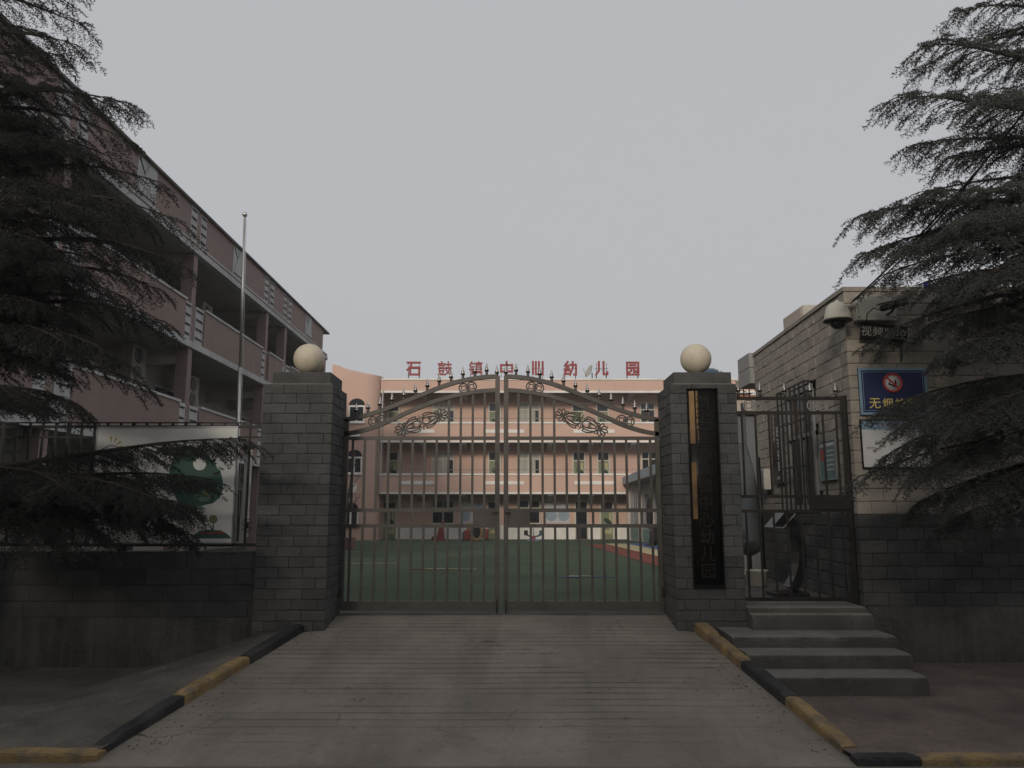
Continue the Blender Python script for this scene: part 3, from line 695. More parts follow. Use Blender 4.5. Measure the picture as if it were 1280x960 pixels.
# ================================================================== STEPS
t = thing('entrance_steps', 'worn grey concrete steps leading up to the narrow side gate', 'steps', (2.9, 7.35, 0))
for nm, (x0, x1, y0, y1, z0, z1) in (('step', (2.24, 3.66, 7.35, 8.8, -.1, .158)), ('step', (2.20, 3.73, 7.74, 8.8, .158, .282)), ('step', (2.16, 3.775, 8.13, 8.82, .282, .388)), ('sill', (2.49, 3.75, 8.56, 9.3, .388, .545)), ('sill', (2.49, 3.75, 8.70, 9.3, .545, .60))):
    b = MB(); nX = 60; vs = []
    pf = [(0.0, z0), (0.0, z1 - .05), (0.0, z1 - .016), (.006, z1 - .005), (.018, z1), (.10, z1), (y1 - y0, z1)]
    for i in range(nX + 1):
        x = x0 + (x1 - x0) * i / nX; e = max(0.0, nzz(x * 4.0, z1 * 30, 1.0, 3.0) - .12) * .03 + max(0.0, nzz(x * 15.0, z1 * 30, 1.0, 8.0) - .25) * .02
        e += .012 if i in (0, nX) else 0
        for k, (dy, z) in enumerate(pf):
            q = e if k in (2, 3, 4) else 0; vs.append((x, y0 + dy + (q if k in (2, 3) else .3 * q) + .004 * nzz(x * 3, z * 11, 1, 2) * (k < 4), z - (q * .8 if k in (3, 4) else .2 * q)))
    n_ = len(pf); fs = [(i * n_ + k, i * n_ + k + 1, (i + 1) * n_ + k + 1, (i + 1) * n_ + k) for i in range(nX) for k in range(n_ - 1)]
    b.face_set(vs, fs)
    for i in (0, nX): b.face_set([vs[i * n_ + k] for k in range(n_)] + [(vs[i * n_][0], y1, z0)], [tuple(range(n_ + 1))])
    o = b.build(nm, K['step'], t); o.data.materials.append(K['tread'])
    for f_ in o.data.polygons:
        if f_.normal.z > .8: f_.material_index = 1  # upward faces get the paler colour, sky light painted in
struct(part('entrance_platform', K['step'], None, (2.49, 5.6, 9.3, 13.1, .2, .60)))

# ================================================================== FENCE WALL, FENCE AND POSTERS
WY = 8.86
t = thing('fence_wall', 'low dark brick wall with stained rendered foot under the poster fence', 'wall', (-6, WY, 0))
part('core', K['mortar'], t, (-12, -2.75, WY + .01, WY + .24, -.3, 1.150))
part('rendered_foot', K['plinth'], t, (-12, -2.752, WY - .012, WY + .008, -.3, 0.475))
bl = lay((-12, WY), (-2.75, WY), 0.475, 4, 0.168, 0.48, lambda c: K['dark_brick'], 0.016, seed=77)
bricks_as_parts(bl, t)
part('coping', K['dark_brick'], t, (-12, -2.752, WY - .015, WY + .25, 1.150, 1.168))
for x in (-4.02, -5.6, -7.2): part('render_joint', K['mortar'], t, (x, x + .008, WY - .0145, WY - .011, -.1, .47))

FY = 8.98
def fp(px, py): return at(px, py, FY)
t = thing('steel_fence', 'black steel railing on top of the low brick wall', 'fence', (-6, FY, 1.17))
xa, xb = -11.8, -2.75
for py, h in ((528.5, .012), (533.5, .030), (546.5, .02), (681, .034)):
    z = fp(300, py).z; part('rail', K['fence'], t, (xa, xb, FY - .016, FY + .016, z - h / 2, z + h / 2))
ztop, zbot = fp(300, 528).z, 1.168
x = xb - .05; k = 0
while x > xa:
    w = .022; foot = zbot if k % 5 == 0 else fp(300, 681).z
    MB().bar((x, FY, foot), (x, FY, ztop), w if k % 5 else .036).build('bar', K['fence'], t); x -= 0.146; k += 1
PY = 8.935
def pp(px, py): return at(px, py, PY)
a, b = pp(112, 678), pp(297, 535)
t = thing('fence_poster', 'large pale poster with green tree-head artwork wired to the fence', 'poster', (a.x, PY, a.z))
X0, X1, Z0, Z1 = a.x, b.x, a.z, b.z
part('panel', K['poster'], t, (X0, X1, PY - .01, PY + .01, Z0, Z1))
for q in ((X0 - .012, X1 + .012, PY - .016, PY + .012, Z1, Z1 + .018), (X0 - .012, X1 + .012, PY - .016, PY + .012, Z0 - .018, Z0), (X1, X1 + .014, PY - .016, PY + .012, Z0, Z1), (X0 - .014, X0, PY - .016, PY + .012, Z0, Z1)):
    part('frame', K['alu'], t, q)
def flat(name, m, pts, dy, parent):
    return MB().prism([pp(*p) + Vector((0, -.0105 - dy, 0)) for p in pts], (0, .001, 0)).build(name, m, parent)
def ell(cx, cy, rx_, ry_, n=28, a0=0, a1=2 * math.pi): return [(cx + rx_ * math.cos(a), cy + ry_ * math.sin(a)) for a in fr(a0, a1, n)[:-1 if abs(a1 - a0) > 6.2 else None]]
art = flat('head_artwork', K['pgreen'], [(216, 575), (222, 563), (232, 557), (243, 558), (252, 564), (262, 571), (268, 578), (271, 584), (276, 589), (279, 600), (279, 612), (275, 622), (267, 629), (257, 631), (249, 634), (243, 641), (234, 642), (226, 634), (220, 622), (213, 606), (212, 588)], .001, t)
flat('tree_circle', K['pgreen2'], ell(255, 618, 10, 9), .002, t); flat('tree_circle', K['poster'], ell(250, 580, 8, 8), .002, t)
flat('tree_circle', K['pgreen2'], ell(240, 606, 9, 8), .0025, t); flat('tree_circle', K['pgreen3'], ell(258, 616, 4, 4), .003, t)
for q in ([(262, 576), (272, 572), (270, 575), (264, 579)], [(266, 592), (277, 588), (274, 592), (269, 594)]): flat('leaf_artwork', K['ink'], q, .002, t)
for q in ([(244, 631), (256, 634), (258, 637), (250, 637)], [(273, 583), (281, 586), (280, 588), (275, 587)]): flat('leaf_artwork', K['pgreen2'], q, .002, t)
flat('hill_artwork', K['pgreen'], [(240, 670), (250, 664), (260, 662), (276, 663), (284, 667), (290, 673), (246, 673)], .001, t)
flat('hill_artwork', K['pred'], [(252, 665), (281, 665), (281, 667.5), (252, 667.5)], .002, t)
flat('tree_circle', K['pgreen3'], ell(267, 649, 5.4, 5.4), .001, t); flat('trunk_artwork', K['ink'], [(266.4, 654), (267.6, 654), (267.6, 662), (266.4, 662)], .001, t)
for k in range(5):
    a0 = -0.4 + k * .5; flat('sun_ray_artwork', K['pyellow'], [(140 + 6 * math.cos(a0), 560 - 6 * math.sin(a0)), (140 + 14 * math.cos(a0 - .12), 560 - 14 * math.sin(a0 - .12)), (140 + 14 * math.cos(a0 + .12), 560 - 14 * math.sin(a0 + .12))], .001, t)
for k, ch in enumerate('社会'):
    c = pp(162.5, 562 + k * 12.4); letters(ch, (c.x, PY - .012, c.z), .085, FRONT, K['ink'], t, 'lettering', .001, .01)
c = pp(172, 577); small_print(9, (c.x, PY - .0105, c.z), .035, FRONT, K['ink'], t, 5, True)
flat('red_seal', K['pred'], [(134, 578), (139, 578), (139, 583), (134, 583)], .001, t)
c0, c1 = at(301, 671, 9.16), at(316, 562, 9.16)
t = thing('ink_banner', 'narrow white banner with ink drawing between poster and pillar', 'banner', (c0.x, 9.16, c0.z))
part('panel', K['poster'], t, (c0.x, c1.x, 9.15, 9.17, c0.z, c1.z)); part('frame', K['fence'], t, (c0.x - .02, c1.x + .02, 9.145, 9.175, c1.z, c1.z + .05))
b = MB()
for k in range(7):
    a0 = k * .9; q = Vector((c0.x + .07 + .03 * math.cos(a0), 9.146, c0.z + .13 + .05 * math.sin(a0))); b.tube([q + Vector((.03 * math.cos(s + a0), 0, .03 * math.sin(s + a0))) for s in fr(0, 4, 8)], .004, 5)
b.build('ink_drawing', K['ink'], t)

# ================================================================== NAMEBOARD ON THE PILLAR
NY = 8.745
def npx(px, py): return at(px, py, NY)
a, b = npx(870, 731), npx(896, 489)
xc = 2.105; w = 0.31; z0, z1 = npx(885, 731).z, npx(880, 488).z
t = thing('nameboard', 'tall nameboard with painted dark reflection and vertical characters on the pillar', 'sign', (xc, NY, z0))
bd = MB(); n = 14; prof = []
for k in range(n + 1):
    u = -1 + 2 * k / n; prof.append((xc + u * w / 2, NY + .028 * u * u))
vs = [(x, y, z) for z in (z0, z1) for x, y in prof] + [(x, y, z) for z in (z0, z1) for x, y in ((xc + w / 2, NY + .05), (xc - w / 2, NY + .05))]
N1 = n + 1
fs = [(i, i + 1, N1 + i + 1, N1 + i) for i in range(n)] + [tuple(range(N1)) + (2 * N1, 2 * N1 + 1), tuple(N1 + i for i in range(N1)) + (2 * N1 + 2, 2 * N1 + 3), (n, 2 * N1, 2 * N1 + 2, N1 + n), (0, N1, 2 * N1 + 3, 2 * N1 + 1)]
bd.face_set(vs, fs, True).build('board', K['blacksign'], t)  # dark base colour stands in for what the glossy board reflects
for x in (xc - w / 2 - .006, xc + w / 2 + .006): part('side_moulding', K['blacksign'], t, (x - .008, x + .008, NY + .01, NY + .055, z0 - .01, z1 + .01))
part('end_moulding', K['blacksign'], t, (xc - w / 2 - .014, xc + w / 2 + .014, NY - .004, NY + .055, z0 - .03, z0 - .0105))
part('end_moulding', K['blacksign'], t, (xc - w / 2 - .014, xc + w / 2 + .014, NY - .004, NY + .055, z1 + .0105, z1 + .025))
gl = MB()
for (u0, u1, za, zb) in ((-0.985, -0.60, z0 + (z1 - z0) * .72, z1 - .005), (-0.50, -0.36, z0 + (z1 - z0) * .72, z1 - .005), (-.93, -.62, z0 + (z1 - z0) * .33, z0 + (z1 - z0) * .62)):
    p = [(xc + u * w / 2, NY + .028 * u * u - .0015) for u in fr(u0, u1, 5)]
    gl.face_set([(x, y, z) for z in (za, zb) for x, y in p], [(i, i + 1, 6 + i, 5 + i) for i in range(4)])
gl.build('reflection_strip', K['gold_refl'], t)  # board's bright reflections drawn as fixed gold strips
nm = '渭滨区石鼓镇中心幼儿园'; hh = (z1 - z0 - .10) / len(nm)
for k, ch in enumerate(nm):
    letters(ch, (xc - .005, NY + .001, z1 - .05 - (k + .5) * hh), hh * .84, FRONT, K['letblk'], t, 'lettering', .004, 0)

# ================================================================== GUARDHOUSE
GX, GZ = 3.77, 4.11
BX, BY = 3.905, 12.65
t = gh = thing('guardhouse', 'flat-roofed guardhouse of tan brick above a dark brick base', 'building', (GX, 8.8, 0))
core = MB().prism([(GX + .02, 8.82, -.2), (8.6, 8.82, -.2), (8.6, BY, -.2), (BX + .02, BY, -.2)], (0, 0, GZ - .02 + .2)); core.build('core_wall', K['tan_mortar'], t)
part('plinth', K['plinth'], t, (GX + .02, 8.6, 8.785, 8.818, -.2, .60))
ch = 0.137; n_c = 25; zb = 0.60; chh = (GZ - .05 - zb) / n_c
dark_n = int(round((1.6 - zb) / chh)); mf = lambda c: K['dark_brick'] if c < dark_n else K['tan_brick']
front = lay((GX - .02, 8.8), (8.6, 8.8), zb, n_c, chh, 0.285, mf, 0.017, .006, seed=5)
sideL = lay((BX, BY), (GX, 8.8), zb, n_c, chh, 0.285, mf, 0.017, .006, seed=9)
# leave the window out of the side wall
WIN = (9.98, 11.06, 1.62, 3.2)
sideL = [q for q in sideL if not (WIN[0] - .02 < q['loc'][1] < WIN[1] + .02 and WIN[2] - .03 < q['loc'][2] < WIN[3])]
fr_vis = sorted([q for q in front], key=lambda q: q['loc'][0]); sd_vis = sorted(sideL, key=lambda q: q['loc'][1])
nf = [q for q in fr_vis if q['loc'][0] < 5.55]; nf = nf[:190]
ns = sd_vis[:max(0, 298 - len(nf))]
bricks_as_parts(nf + ns, t)
rest = [q for q in front if q not in nf] + [q for q in sideL if q not in ns]
for m in ('dark_brick', 'tan_brick'): bricks_as_stuff([q for q in rest if q['m'] is K[m]], t, K[m])
part('roof_coping', K['tan_brick'], t, (GX - .03, 8.6, 8.77, 9.02, GZ - .05, GZ))
b = MB().prism([(GX - .03, 9.02, GZ - .05), (GX + .2, 9.02, GZ - .05), (BX + .2, BY + .02, GZ - .05), (BX - .03, BY + .02, GZ - .05)], (0, 0, .05)); b.build('roof_coping', K['tan_brick'], t)
part('roof_slab', K['step'], t, (GX + .2, 8.6, 9.02, BY, GZ - .12, GZ - .04))
# clad eave at the back corner
q0, q1 = at(937, 480, 12.75), at(945, 444, 12.75)
e_ = part('eave_cladding', K['marble'], t, (q0.x - .02, BX + .35, 12.66, 13.3, q0.z, q1.z - .22), (q0.x - .02, BX + .35, 12.66, 13.3, q1.z - .21, q1.z + .02))
# window with burglar bars in the side wall
dx = lambda y: GX + (BX - GX) * (y - 8.8) / (BY - 8.8)
ang_s = math.atan2(BX - GX, BY - 8.8)
wdw = MB().prism([(dx(WIN[0]) - .004, WIN[0], WIN[2]), (dx(WIN[1]) - .004, WIN[1], WIN[2]), (dx(WIN[1]) + .014, WIN[1], WIN[2]), (dx(WIN[0]) + .014, WIN[0], WIN[2])], (0, 0, WIN[3] - WIN[2])).build('window', K['glass'], t)
for y0, y1, z0_, z1_ in ((WIN[0], WIN[1], WIN[3] - .06, WIN[3]), (WIN[0], WIN[1], WIN[2], WIN[2] + .06), (WIN[0], WIN[0] + .06, WIN[2], WIN[3]), (WIN[1] - .06, WIN[1], WIN[2], WIN[3]), (10.49, 10.54, WIN[2], WIN[3]), (WIN[0], WIN[1], 2.55, 2.60)):
    part('window_frame', K['alu'], wdw, (dx((y0 + y1) / 2) - .035, dx((y0 + y1) / 2) - .005, y0, y1, z0_, z1_))
gr = MB().bar((dx(WIN[0]) - .14, WIN[0] - .03, WIN[2] - .03), (dx(WIN[1]) - .14, WIN[1] + .03, WIN[2] - .03), .025).build('window_grille', K['fence'], t)
for z in (WIN[2] + .55, WIN[3] - .45, WIN[3] + .02): MB().bar((dx(WIN[0]) - .14, WIN[0] - .03, z), (dx(WIN[1]) - .14, WIN[1] + .03, z), .02).build('grille_rail', K['fence'], gr)
for k in range(7):
    y_ = WIN[0] - .03 + (WIN[1] - WIN[0] + .06) * k / 6
    MB().bar((dx(y_) - .14, y_, WIN[2] - .03), (dx(y_) - .14, y_, WIN[3] + .02), .018).build('grille_bar', K['fence'], gr)
for y_ in (WIN[0] - .03, WIN[1] + .03):
    for z in (WIN[2] - .03, WIN[3] + .02): MB().bar((dx(y_) - .14, y_, z), (dx(y_), y_, z), .02).build('grille_bracket', K['fence'], gr)
# --- things fixed to or standing on the guardhouse
FW = 8.775
def wpt(px, py): return at(px, py, FW)
a, b = wpt(1075, 519), wpt(1156, 460)
t = thing('no_smoking_sign', 'dark blue no smoking sign with yellow lettering on the guardhouse front', 'sign', (a.x, FW, a.z))
x0, x1, z0, z1 = a.x, b.x, a.z, b.z
part('board', K['blue_sign'], t, (x0, x1, FW - .022, FW - .004, z0, z1))
for q in ((x0, x1, z1 - .030, z1), (x0, x1, z0, z0 + .030), (x0, x0 + .030, z0 + .030, z1 - .030), (x1 - .030, x1, z0 + .030, z1 - .030)):
    part('border', K['ltblue'], t, (q[0], q[1], FW - .027, FW - .020, q[2], q[3]))
for q in ((x0 + .045, x1 - .045, z1 - .052, z1 - .047), (x0 + .045, x1 - .045, z0 + .047, z0 + .052), (x0 + .045, x0 + .050, z0 + .052, z1 - .052), (x1 - .050, x1 - .045, z0 + .052, z1 - .052)):
    part('inner_line', K['ltblue'], t, (q[0], q[1], FW - .0245, FW - .0215, q[2], q[3]))
cc = wpt(1114.5, 479); cc.y = FW - .022
MB().lathe([(.100, 0), (.100, .003)], cc, 40, 'y').build('disc', K['paper'], t)
MB().tube([cc + Vector((.098 * math.cos(a_), -.0055, .098 * math.sin(a_))) for a_ in fr(0, 2 * math.pi, 40)[:-1]], .012, 6, True).build('prohibition_ring', K['red_ring'], t)
MB().bar(cc + Vector((-.068, -.0065, .068)), cc + Vector((.068, -.0065, -.068)), .018, .006, (0, -1, 0)).build('prohibition_bar', K['red_ring'], t)
MB().bar(cc + Vector((-.05, -.004, -.01)), cc + Vector((.02, -.004, -.035)), .018, .004, (0, -1, 0)).build('cigarette_symbol', K['ink'], t)
MB().prism([cc + Vector((x, -.0035, z)) for x, z in ((.0, -.045), (.03, -.05), (.045, .0), (.03, .035), (.02, .03), (.022, .0))], (0, -.002, 0)).build('match_symbol', K['ink'], t)
MB().tube([cc + Vector((-.045 + .02 * math.sin(s * 3), -.004, .0 + .05 * s)) for s in fr(0, 1, 10)], .004, 5).build('smoke_symbol', K['ink'], t)
for k, ch_ in enumerate('无烟校园'):
    c_ = wpt(1092.5 + 16 * k, 504.5); letters(ch_, (c_.x, FW - .024, c_.z), .115, FRONT, K['gold_txt'], t, 'lettering', .001, .008)
a, b = wpt(1079, 584), wpt(1160, 526)
t = thing('notice_board', 'white notice board with blue heading below the no smoking sign', 'notice board', (a.x, FW, a.z))
x0, x1, z0, z1 = a.x, b.x, a.z, b.z
part('board', K['paper'], t, (x0, x1, FW - .018, FW - .004, z0, z1))
part('heading', K['ltblue'], t, (x0, x1, FW - .0195, FW - .0175, z1 - .10, z1))
for q in ((x0 - .012, x1 + .012, z1, z1 + .014), (x0 - .012, x1 + .012, z0 - .014, z0), (x0 - .012, x0, z0, z1), (x1, x1 + .012, z0, z1)): part('frame', K['blacksign'], t, (q[0], q[1], FW - .025, FW - .004, q[2], q[3]))
for px, py, n_, h_, m_ in ((1112, 532, 4, .05, 'pred'), (1099, 553, 3, .035, 'ink'), (1088, 560, 4, .022, 'ink'), (1106, 575, 9, .022, 'ink'), (1120, 562, 3, .022, 'ink')):
    c_ = wpt(px, py); small_print(n_, (c_.x, FW - .0195, c_.z), h_, FRONT, K[m_], t, px)
# surveillance sign, box and cameras
SVY = 8.70
a, b = at(1076, 428, SVY), at(1133, 404, SVY)
t = thing('surveillance_sign', 'small dark tilted sign with grey characters under the camera box', 'sign', (a.x, SVY, a.z))
Mr = Matrix.Translation(Vector(((a.x + b.x) / 2, SVY, (a.z + b.z) / 2))) @ Matrix.Rotation(R(6), 4, 'Y')
wS, hS = b.x - a.x, (b.z - a.z) * .86
MB().box(-wS / 2, wS / 2, -.012, .012, -hS / 2, hS / 2, bev=.003, M=Mr).build('board', K['blacksign'], t)
for k, ch_ in enumerate('视频监控'):
    p_ = Mr @ Vector((-wS / 2 + wS * (k + .5) / 4 * .98, -.013, 0)); letters(ch_, p_, hS * .62, (R(90), R(6), 0), K['rail_lt'], t, 'lettering', .001, .008)
a, b = wpt(1066, 403), wpt(1113, 372)
t = thing('junction_box', 'cream metal junction box on the guardhouse corner above the tilted sign', 'box', (a.x, FW, a.z))
part('housing', K['cream_plastic'], t, (a.x, b.x, FW - .11, FW - .004, a.z, b.z), bev=.008)
for sx in (.06, .94):
    for sz in (.12, .88): MB().lathe([(.010, 0), (.010, .006), (.006, .009)], (a.x + (b.x - a.x) * sx, FW - .11, a.z + (b.z - a.z) * sz), 10, 'y').build('bolt', K['steel'], t)
t = thing('dome_camera', 'cream dome camera on an arm at the guardhouse corner', 'camera', at(1047, 395, 8.62))
c_ = at(1047, 398, 8.55); r_ = .140
MB().lathe([(r_ * 1.02, -.0), (r_ * 1.02, .02), (r_ * .94, .08), (r_ * .78, .15), (r_ * .55, .185), (r_ * .3, .20), (0.03, .205), (.0, .206)], c_ - Vector((0, 0, 0.02)), 32).build('housing', K['cream_plastic'], t)
MB().lathe([(r_ * .5, -.02)] + [(.088 * math.cos(q), -.035 - .088 * math.sin(q)) for q in fr(.15, 1.55, 10)], c_, 28).build('lens_dome', K['smoke'], t)
MB().lathe([(r_ * 1.08, -.035), (r_ * 1.10, -.028), (r_ * 1.08, -.018)], c_, 32).build('rim', K['gate_dk'], t)
MB().tube([c_ + Vector((0, 0, .16)), c_ + Vector((0.02, .04, .20)), c_ + Vector((.10, .12, .17)), (wpt(1070, 380).x, FW - .02, wpt(1070, 384).z)], .022, 10).build('arm', K['cream_plastic'], t)
t = thing('bullet_camera', 'small black bullet camera on the junction box, half hidden by cedar', 'camera', at(1115, 385, 8.5))
p0, p1 = at(1101, 386, 8.45), at(1134, 377, 8.45)
MB().tube([p0, p0.lerp(p1, .06), p0.lerp(p1, .94), p1], [.030, .036, .036, .028], 16).build('body', K['black_plastic'], t)
MB().bar(p0 + Vector((-.03, 0, .045)), p1 + Vector((0, 0, .04)), .085, .008).build('sunshield', K['black_plastic'], t)
MB().tube([p0.lerp(p1, .6), p0.lerp(p1, .6) + Vector((0, .12, -.05)), p0.lerp(p1, .55) + Vector((0, .3, -.06))], .014, 8).build('bracket', K['black_plastic'], t)
ca_ = MB(); ca_.tube([at(1101, 388, 8.48), at(1092, 385, 8.55), at(1084, 392, 8.62), at(1083, 402, 8.66)], .006, 6)
tag(ca_.build('camera_cable', K['wire']), 'short black cable curling from the bullet camera to the junction box', 'cable')
ca_ = MB(); ca_.tube([at(1128, 420, 8.70), at(1126, 433, 8.74), at(1127, 445, 8.755), at(1126, 453, 8.755)], [.018, .016, .012, .006], 6)
tag(ca_.build('drooping_cable', K['wire']), 'thick black cable end hanging below the tilted sign', 'cable')
def wire(name, pts, r, label):
    tag(MB().tube(pts, r, 5).build(name, K['wire']), label, 'cable')
A = at(1066, 376, 8.72); Bq = at(1236, 196, 6.4); C_ = at(1320, 90, 5.2)
wire('overhead_cable', [A.lerp(Bq, t_) + Vector((0, 0, -.10 * 4 * t_ * (1 - t_) * .5)) for t_ in fr(0, 1, 14)] + [Bq.lerp(C_, t_) for t_ in fr(.1, 1, 6)], .009, 'upper black cable rising from the junction box into the cedar')
A2 = at(1063, 379, 8.70)
wire('overhead_cable', [A2.lerp(Bq, t_) + Vector((0, 0, -.20 * 4 * t_ * (1 - t_) * .5)) for t_ in fr(0, .98, 14)], .007, 'lower slack black cable beside the one rising into the cedar')
a, b = at(988, 402, 12.2), at(1030, 382, 12.2)
t = thing('roof_unit', 'pale metal air conditioner unit on the guardhouse roof edge', 'air conditioner', (a.x, 12.2, GZ - .04))
aw = 0.62
part('casing', K['cream_plastic'], t, (4.15, 4.75, 11.1, 11.95, GZ - .04, at(1000, 383, 11.2).z), bev=.012)
part('base_frame', K['steel'], t, (4.12, 4.78, 11.07, 11.98, GZ - .0395, GZ + .03))
part('vent_panel', K['beige'], t, (4.140, 4.149, 11.16, 11.9, GZ + .02, at(1000, 385, 11.2).z))
t = thing('blue_beacon', 'small blue warning light on the guardhouse roof edge', 'beacon', at(1158, 357, 8.95))
c_ = at(1158, 361, 8.95); MB().lathe([(.035, 0), (.035, .015)], c_, 16).build('base', K['black_plastic'], t); MB().lathe([(.03, .015), (.03, .06), (.02, .075), (0, .08)], c_, 16).build('lens', K['bluelight'], t)
t = thing('roof_post', 'short white pipe standing on the guardhouse roof edge', 'pipe', at(1124, 366, 8.9))
MB().tube([at(1125, 372, 8.76), at(1124, 357, 8.80)], .016, 8).build('pipe', K['paper'], t); MB().lathe([(.02, 0), (.02, .02)], at(1124, 357, 8.80), 10).build('cap', K['paper'], t)
# teal notice and black board on the side wall
def onside(y, z, off=0.0): return Vector((dx(y) - .030 - off, y, z))
def sidebox(name, y0, y1, z0, z1, d0, d1, m, parent):
    return MB().prism([onside(y0, z0, d0), onside(y1, z0, d0), onside(y1, z0, d1), onside(y0, z0, d1)], (0, 0, z1 - z0)).build(name, m, parent)
SROT = (R(90), 0, R(-90) - ang_s)
t = thing('teal_notice', 'framed teal notice on the side wall beside the barred window', 'notice board', onside(9.6, 1.95))
y0, y1, z0, z1 = 9.28, 9.80, 1.98, 2.42
sidebox('panel', y0, y1, z0, z1, 0, .015, K['teal'], t)
for q in ((y0 - .015, y1 + .015, z1, z1 + .018), (y0 - .015, y1 + .015, z0 - .018, z0), (y0 - .015, y0, z0, z1), (y1, y1 + .015, z0, z1)): sidebox('frame', *q, -.002, .022, K['alu'], t)
sidebox('photo', 9.64, 9.76, 2.20, 2.34, .015, .017, K['pred'], t)
sidebox('heading', y0 + .03, y1 - .03, z1 - .055, z1 - .02, .015, .017, K['paper'], t)
for k in range(5): sidebox('text_line', 9.32, 9.60, 2.30 - k * .055, 2.312 - k * .055, .015, .0165, K['paper'], t)
t = thing('office_board', 'narrow black board with white vertical lettering next to the barred window', 'sign', onside(11.55, 2.0))
y0, y1, z0, z1 = 11.27, 11.74, 1.98, 3.03
sidebox('board', y0, y1, z0, z1, 0, .03, K['blacksign'], t); sidebox('edge', y0 - .03, y0, z0 + .02, z1, .0, .032, K['alu'], t)
small_print(4, onside(11.42, 2.48, .031), .15, SROT, K['paper'], t, 1, True); small_print(5, onside(11.60, 2.80, .031), .075, SROT, K['paper'], t, 2, True); small_print(3, onside(11.45, 2.07, .031), .05, SROT, K['paper'], t, 3)
t = thing('meter_box', 'small pale meter box low on the far end of the side wall', 'box', onside(12.1, 1.95))
sidebox('box', 11.9, 12.25, 1.92, 2.22, 0, .12, K['cream_plastic'], t); sidebox('lid', 11.92, 12.23, 1.94, 2.20, .12, .13, K['alu'], t)
# floodlight beyond the guardhouse
t = thing('floodlight', 'boxy floodlight on a steel lattice arm beyond the guardhouse', 'lamp', at(930, 495, 14))
p_ = at(932, 476, 14.0); Mf = Matrix.Translation(p_) @ Euler((R(10), R(-28), R(20))).to_matrix().to_4x4()
MB().box(-.12, .12, -.14, .14, -.055, .055, bev=.015, M=Mf).build('housing', K['beige'], t); MB().box(-.10, .10, -.145, -.139, -.04, .04, M=Mf).build('glass', K['glass'], t)
b = MB()
for px in (921, 927, 934): b.bar(at(px + 2, 479, 14), at(px + (3 if px > 925 else -4), 498, 14.1), .02)
b.bar(at(921, 486, 14), at(933, 490, 14.05), .012); b.bar(at(930, 481, 14), at(946, 481, 14), .02); b.build('lattice_arm', K['steel'], t)
MB().tube([at(940, 481, 14), at(945, 490, 14), at(948, 497, 14)], .008, 5).build('cable', K['wire'], t)
MB().tube([(4.10, 14.1, 0.4), (4.10, 14.1, 3.5)], .04, 8).build('pole', K['steel'], t)
# shed behind
t = thing('grey_shed', 'grey panelled shed with beige fascia behind the guardhouse', 'shed', (6, 19, 0.3))
s0, s1 = at(905, 566, 18), at(960, 498, 18)
part('wall', K['shed'], t, (5.0, 9.5, 18.05, 21, .2, at(930, 519, 18).z)); part('fascia', K['beige'], t, (4.95, 9.5, 17.95, 21.1, at(930, 518.5, 18).z, at(930, 498, 18).z))
for k in range(5): part('panel_joint', K['steel'], t, (5.0 + .62 * k, 5.015 + .62 * k, 18.035, 18.049, .3, at(930, 519.5, 18).z))
part('roof', K['orange_brick'], t, (4.9, 9.6, 17.85, 21.2, at(930, 498, 18).z + .002, at(930, 495, 18).z))
t = thing('orange_wall', 'short orange brick wall just behind the guardhouse', 'wall', (4.9, 14.4, .4))
part('wall', K['orange_brick'], t, (4.62, 5.6, 14.3, 14.6, .3, at(955, 505, 14.3).z)); part('coping', K['beige'], t, (4.58, 5.6, 14.25, 14.65, at(955, 505, 14.3).z + .001, at(955, 500, 14.3).z))
for k in range(4): part('recess_line', K['mortar'], t, (4.62, 5.5, 14.292, 14.299, .9 + .75 * k, .93 + .75 * k))
# tube slide + tower
t = thing('tube_slide', 'grey plastic tube slide seen through the side gate', 'slide', at(937, 690, 11.6))
pts = [at(924, 560, 13.2), at(930, 585, 12.9), at(934, 610, 12.5), at(936, 640, 12.1), at(937, 668, 11.8), at(938, 682, 11.65)]
MB().tube(pts, [.13, .14, .15, .155, .16, .165], 20).build('tube', K['grey_plastic'], t)
MB().tube([pts[-1], pts[-1] + Vector((.0, -.03, -.03)), pts[-1] + Vector((0, -.06, -.055)), pts[-1] + Vector((0, -.07, -.062))], [.165, .155, .11, .01], 20).build('rounded_end', K['grey_plastic'], t)
for (px, y_) in ((925, 12.2), (951, 12.0)): p_ = at(px, 640, y_); MB().tube([(p_.x, y_, .5), (p_.x, y_, 2.4)], .03, 8).build('support_post', K['black_plastic'], t)
MB().bar(at(925, 700, 12.2), at(951, 640, 12.0), .03).build('brace', K['black_plastic'], t)
t = thing('blue_canopy', 'blue domed canopy just showing behind the nameboard pillar', 'canopy', (3.95, 16, .35))
c_ = at(884, 463.5, 16); MB().lathe([(.42, -.22), (.40, -.16), (.32, -.05), (.18, .01), (0.02, .035)], c_, 24).build('dome', K['blue_plastic'], t)
b = MB(); 
for k in range(6):
    a_ = k * math.pi / 3; b.tube([c_ + Vector((r2 * math.cos(a_), r2 * math.sin(a_), z2 + .012)) for r2, z2 in ((.40, -.16), (.32, -.05), (.18, .01), (.02, .035))], .014, 5)
b.build('rib', K['paper'], t); MB().tube([(c_.x, 16, .35), (c_.x, 16, c_.z)], .05, 10).build('post', K['steel'], t)
